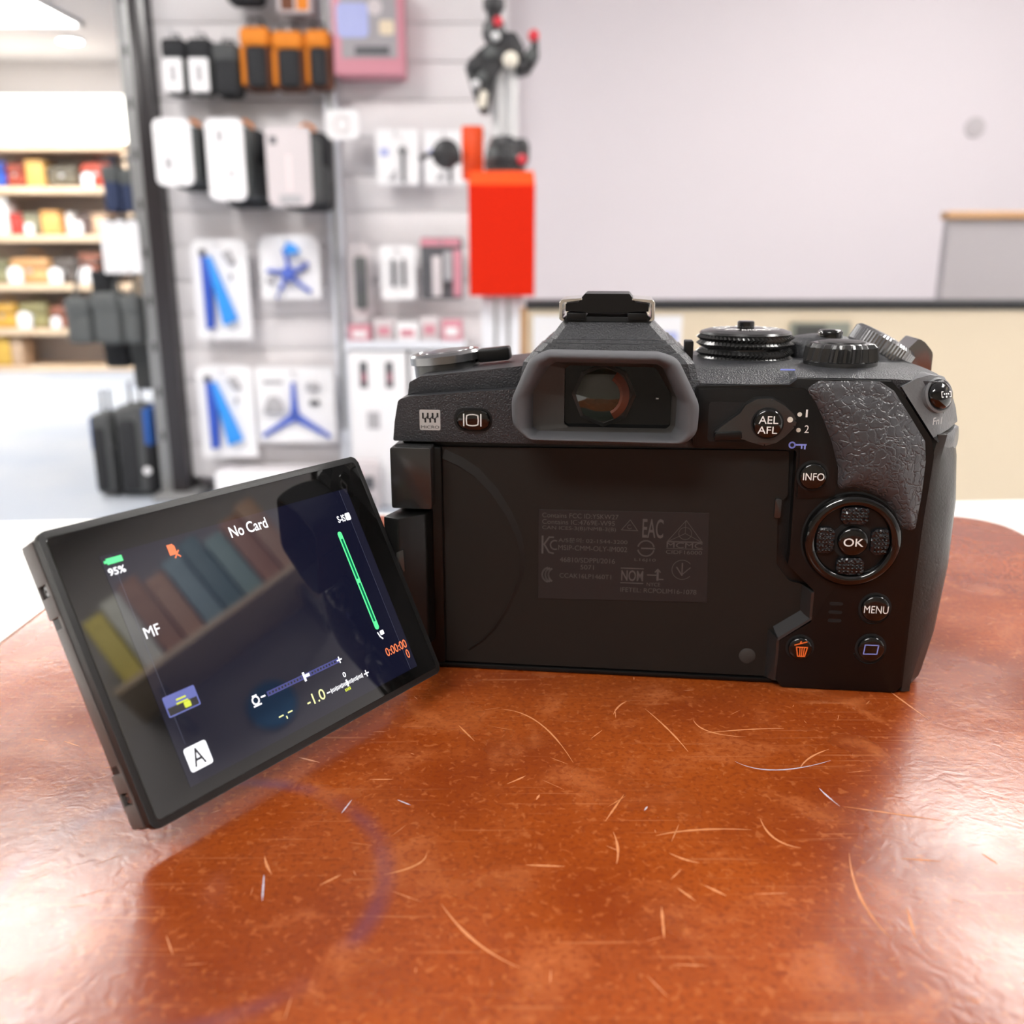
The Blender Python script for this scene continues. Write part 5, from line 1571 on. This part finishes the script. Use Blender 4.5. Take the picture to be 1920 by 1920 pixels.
for a in (
        ('leather_bag', -4.60, -4.445, 1.605, 1.862, (.04, .12, .60), 'blue bag at the left end of the top bag shelf'),
        ('leather_bag', -4.435, -4.265, 1.605, 1.849, (.38, .07, .04), 'red-brown bag on the top bag shelf'),
        ('leather_case', -4.255, -4.095, 1.605, 1.827, (.72, .42, .12), 'mustard yellow case on the top bag shelf', 'case'),
        ('leather_bag', -4.085, -3.790, 1.605, 1.827, (.16, .14, .10), 'wide olive bag on the top bag shelf'),
        ('leather_bag', -3.78, -3.50, 1.605, 1.855, (.62, .09, .05), 'bright red bag at the right end of the top bag shelf'),
        ('white_box', -4.66, -4.462, 1.200, 1.509, (.85, .84, .82), 'tall white box at the left of the second bag shelf', 'box'),
        ('leather_pouch', -4.451, -4.345, 1.200, 1.383, (.55, .05, .04), 'small red pouch on the second bag shelf', 'pouch'),
        ('leather_pouch', -4.335, -4.19, 1.200, 1.383, (.25, .24, .16), 'olive pouch with pale round tag on the second bag shelf', 'pouch'),
        ('leather_case', -4.175, -4.005, 1.200, 1.405, (.80, .42, .13), 'upright orange-tan case on the second bag shelf', 'case'),
        ('white_jar', -3.99, -3.905, 1.200, 1.392, (.80, .78, .76), 'white jar right of the orange-tan case', 'jar', .05),
        ('leather_bag', -3.895, -3.735, 1.200, 1.405, (.20, .14, .13), 'dark brown bag on the second bag shelf'),
        ('leather_case', -3.725, -3.575, 1.200, 1.383, (.62, .42, .28), 'tan case at the right end of the second bag shelf', 'case'),
        ('leather_bag', -4.75, -4.53, .778, 1.041, (.30, .30, .17), 'olive bag at the left end of the third bag shelf'),
        ('leather_bag', -4.513, -4.14, .778, 1.065, (.78, .44, .19), 'wide tan bag on the third bag shelf'),
        ('leather_bag', -4.13, -3.89, .778, 1.064, (.14, .12, .11), 'black-brown bag on the third bag shelf'),
        ('leather_pouch', -3.88, -3.67, .778, 1.041, (.36, .13, .08), 'rust brown pouch at the right end of the third bag shelf', 'pouch'),
        ('leather_bag', -4.753, -4.50, .382, .664, (.78, .45, .08), 'mustard bag on the lowest bag shelf'),
        ('leather_bag', -4.49, -4.215, .382, .669, (.36, .33, .15), 'olive green bag on the lowest bag shelf'),
        ('leather_bag', -4.205, -4.035, .382, .636, (.38, .14, .09), 'rust brown bag on the lowest bag shelf'),
        ('leather_pouch', -4.025, -3.88, .382, .574, (.12, .12, .11), 'dark pouch at the right end of the lowest bag shelf', 'pouch'),
        ('storage_box', -4.755, -4.605, .04, .30, (.65, .42, .08), 'mustard yellow box on the floor board of the shelves', 'box'),
        ('storage_box', -4.598, -4.49, .04, .285, (.55, .40, .28), 'pale tan box on the floor board of the shelves', 'box')):
    shelf_bag(*a)
for i, (x, z, s, lb) in enumerate(((-3.70, 1.605, .05, 'white price tag below the bright red bag'), (-4.44, .782, .065, 'white price tag under the left of the wide tan bag'), (-4.08, .782, .06, 'white price tag before the black-brown bag'),
                                   (-3.815, .782, .065, 'white price tag before the rust brown pouch'), (-4.41, .386, .065, 'white price tag before the olive green bag'), (-4.13, .386, .045, 'white price tag before the rust brown bag'),
                                   (-3.84, 1.204, .05, 'white price tag before the dark brown bag'), (-4.262, 1.204, .04, 'pale price tag before the olive pouch'))):
    t = thing('price_tag', (x, 8.693, z + 0.002), lb, 'price tag', 'white price tags on the bag shelves')
    b = prism(roundpoly([(-s, 0), (s, 0), (s, s * 1.9), (0, s * 2.3), (-s, s * 1.9)], s * .3, 3), -.004, .004)
    finish(b, 'tag_card', 'card', t)
    finish(box(-s * .5, s * .5, .004, .03, 0, .006), 'tag_foot', 'card', t, smooth=0)

# --- high shelf on the right-hand wall (seen mirrored in the monitor)
t = thing('wall_shelf', (2.549, 0.33, 2.0), 'high wooden shelf on the right wall mirrored in the monitor', 'shelf')
finish(box(-.15, .15, -.35, .35, 0, .02, .002), 'shelf_board', 'shelfwood', t)
for y in (-.25, .25):
    finish(box(-.02, .15, y - .01, y + .01, -.12, 0), 'bracket', 'greymetal', t, smooth=0)
cols = [('yellow', (.85, .70, .18)), ('white', (.8, .8, .72)), ('brown', (.45, .25, .16)), ('tan', (.55, .33, .22)), ('grey-blue', (.30, .42, .46)), ('slate', (.18, .28, .30)), ('teal', (.32, .46, .45)), ('rust', (.5, .26, .17)), ('sand', (.6, .38, .27))]
for i, (cn, c) in enumerate(cols):
    y = .045 + i * .068
    t = thing('storage_carton', (2.53, y, 2.022), '%s carton in the row on the high wall shelf' % cn, 'carton', 'cartons on the high wall shelf')
    m_ = mat('carton_' + cn, c, .5)
    h_ = .24 + .02 * (i % 3)
    finish(soft(-.10, .10, -.031, .031, 0, h_, .004), 'carton_body', m_, t)
    finish(box(-.1015, -.099, -.022, .022, .20, .205), 'carton_seam', m_, t, smooth=0)
t = thing('blue_wall_sign', (2.695, 0.30, 1.80), 'round blue sign on the right wall mirrored in the monitor', 'sign')
M['signblue'] = mat('sign_blue', (0.14, 0.50, 0.95), 0.5)
finish(lathe([(.075, 0), (.075, .008), (.07, .012)], 28, 'y', (0, 0, 0), Matrix.Rotation(rad(-90), 4, 'Z')), 'sign_disc', 'signblue', t)
finish(lathe([(.078, 0), (.078, .005), (.074, .005)], 28, 'y', (0, 0, 0), Matrix.Rotation(rad(-90), 4, 'Z')), 'sign_rim', 'card', t)
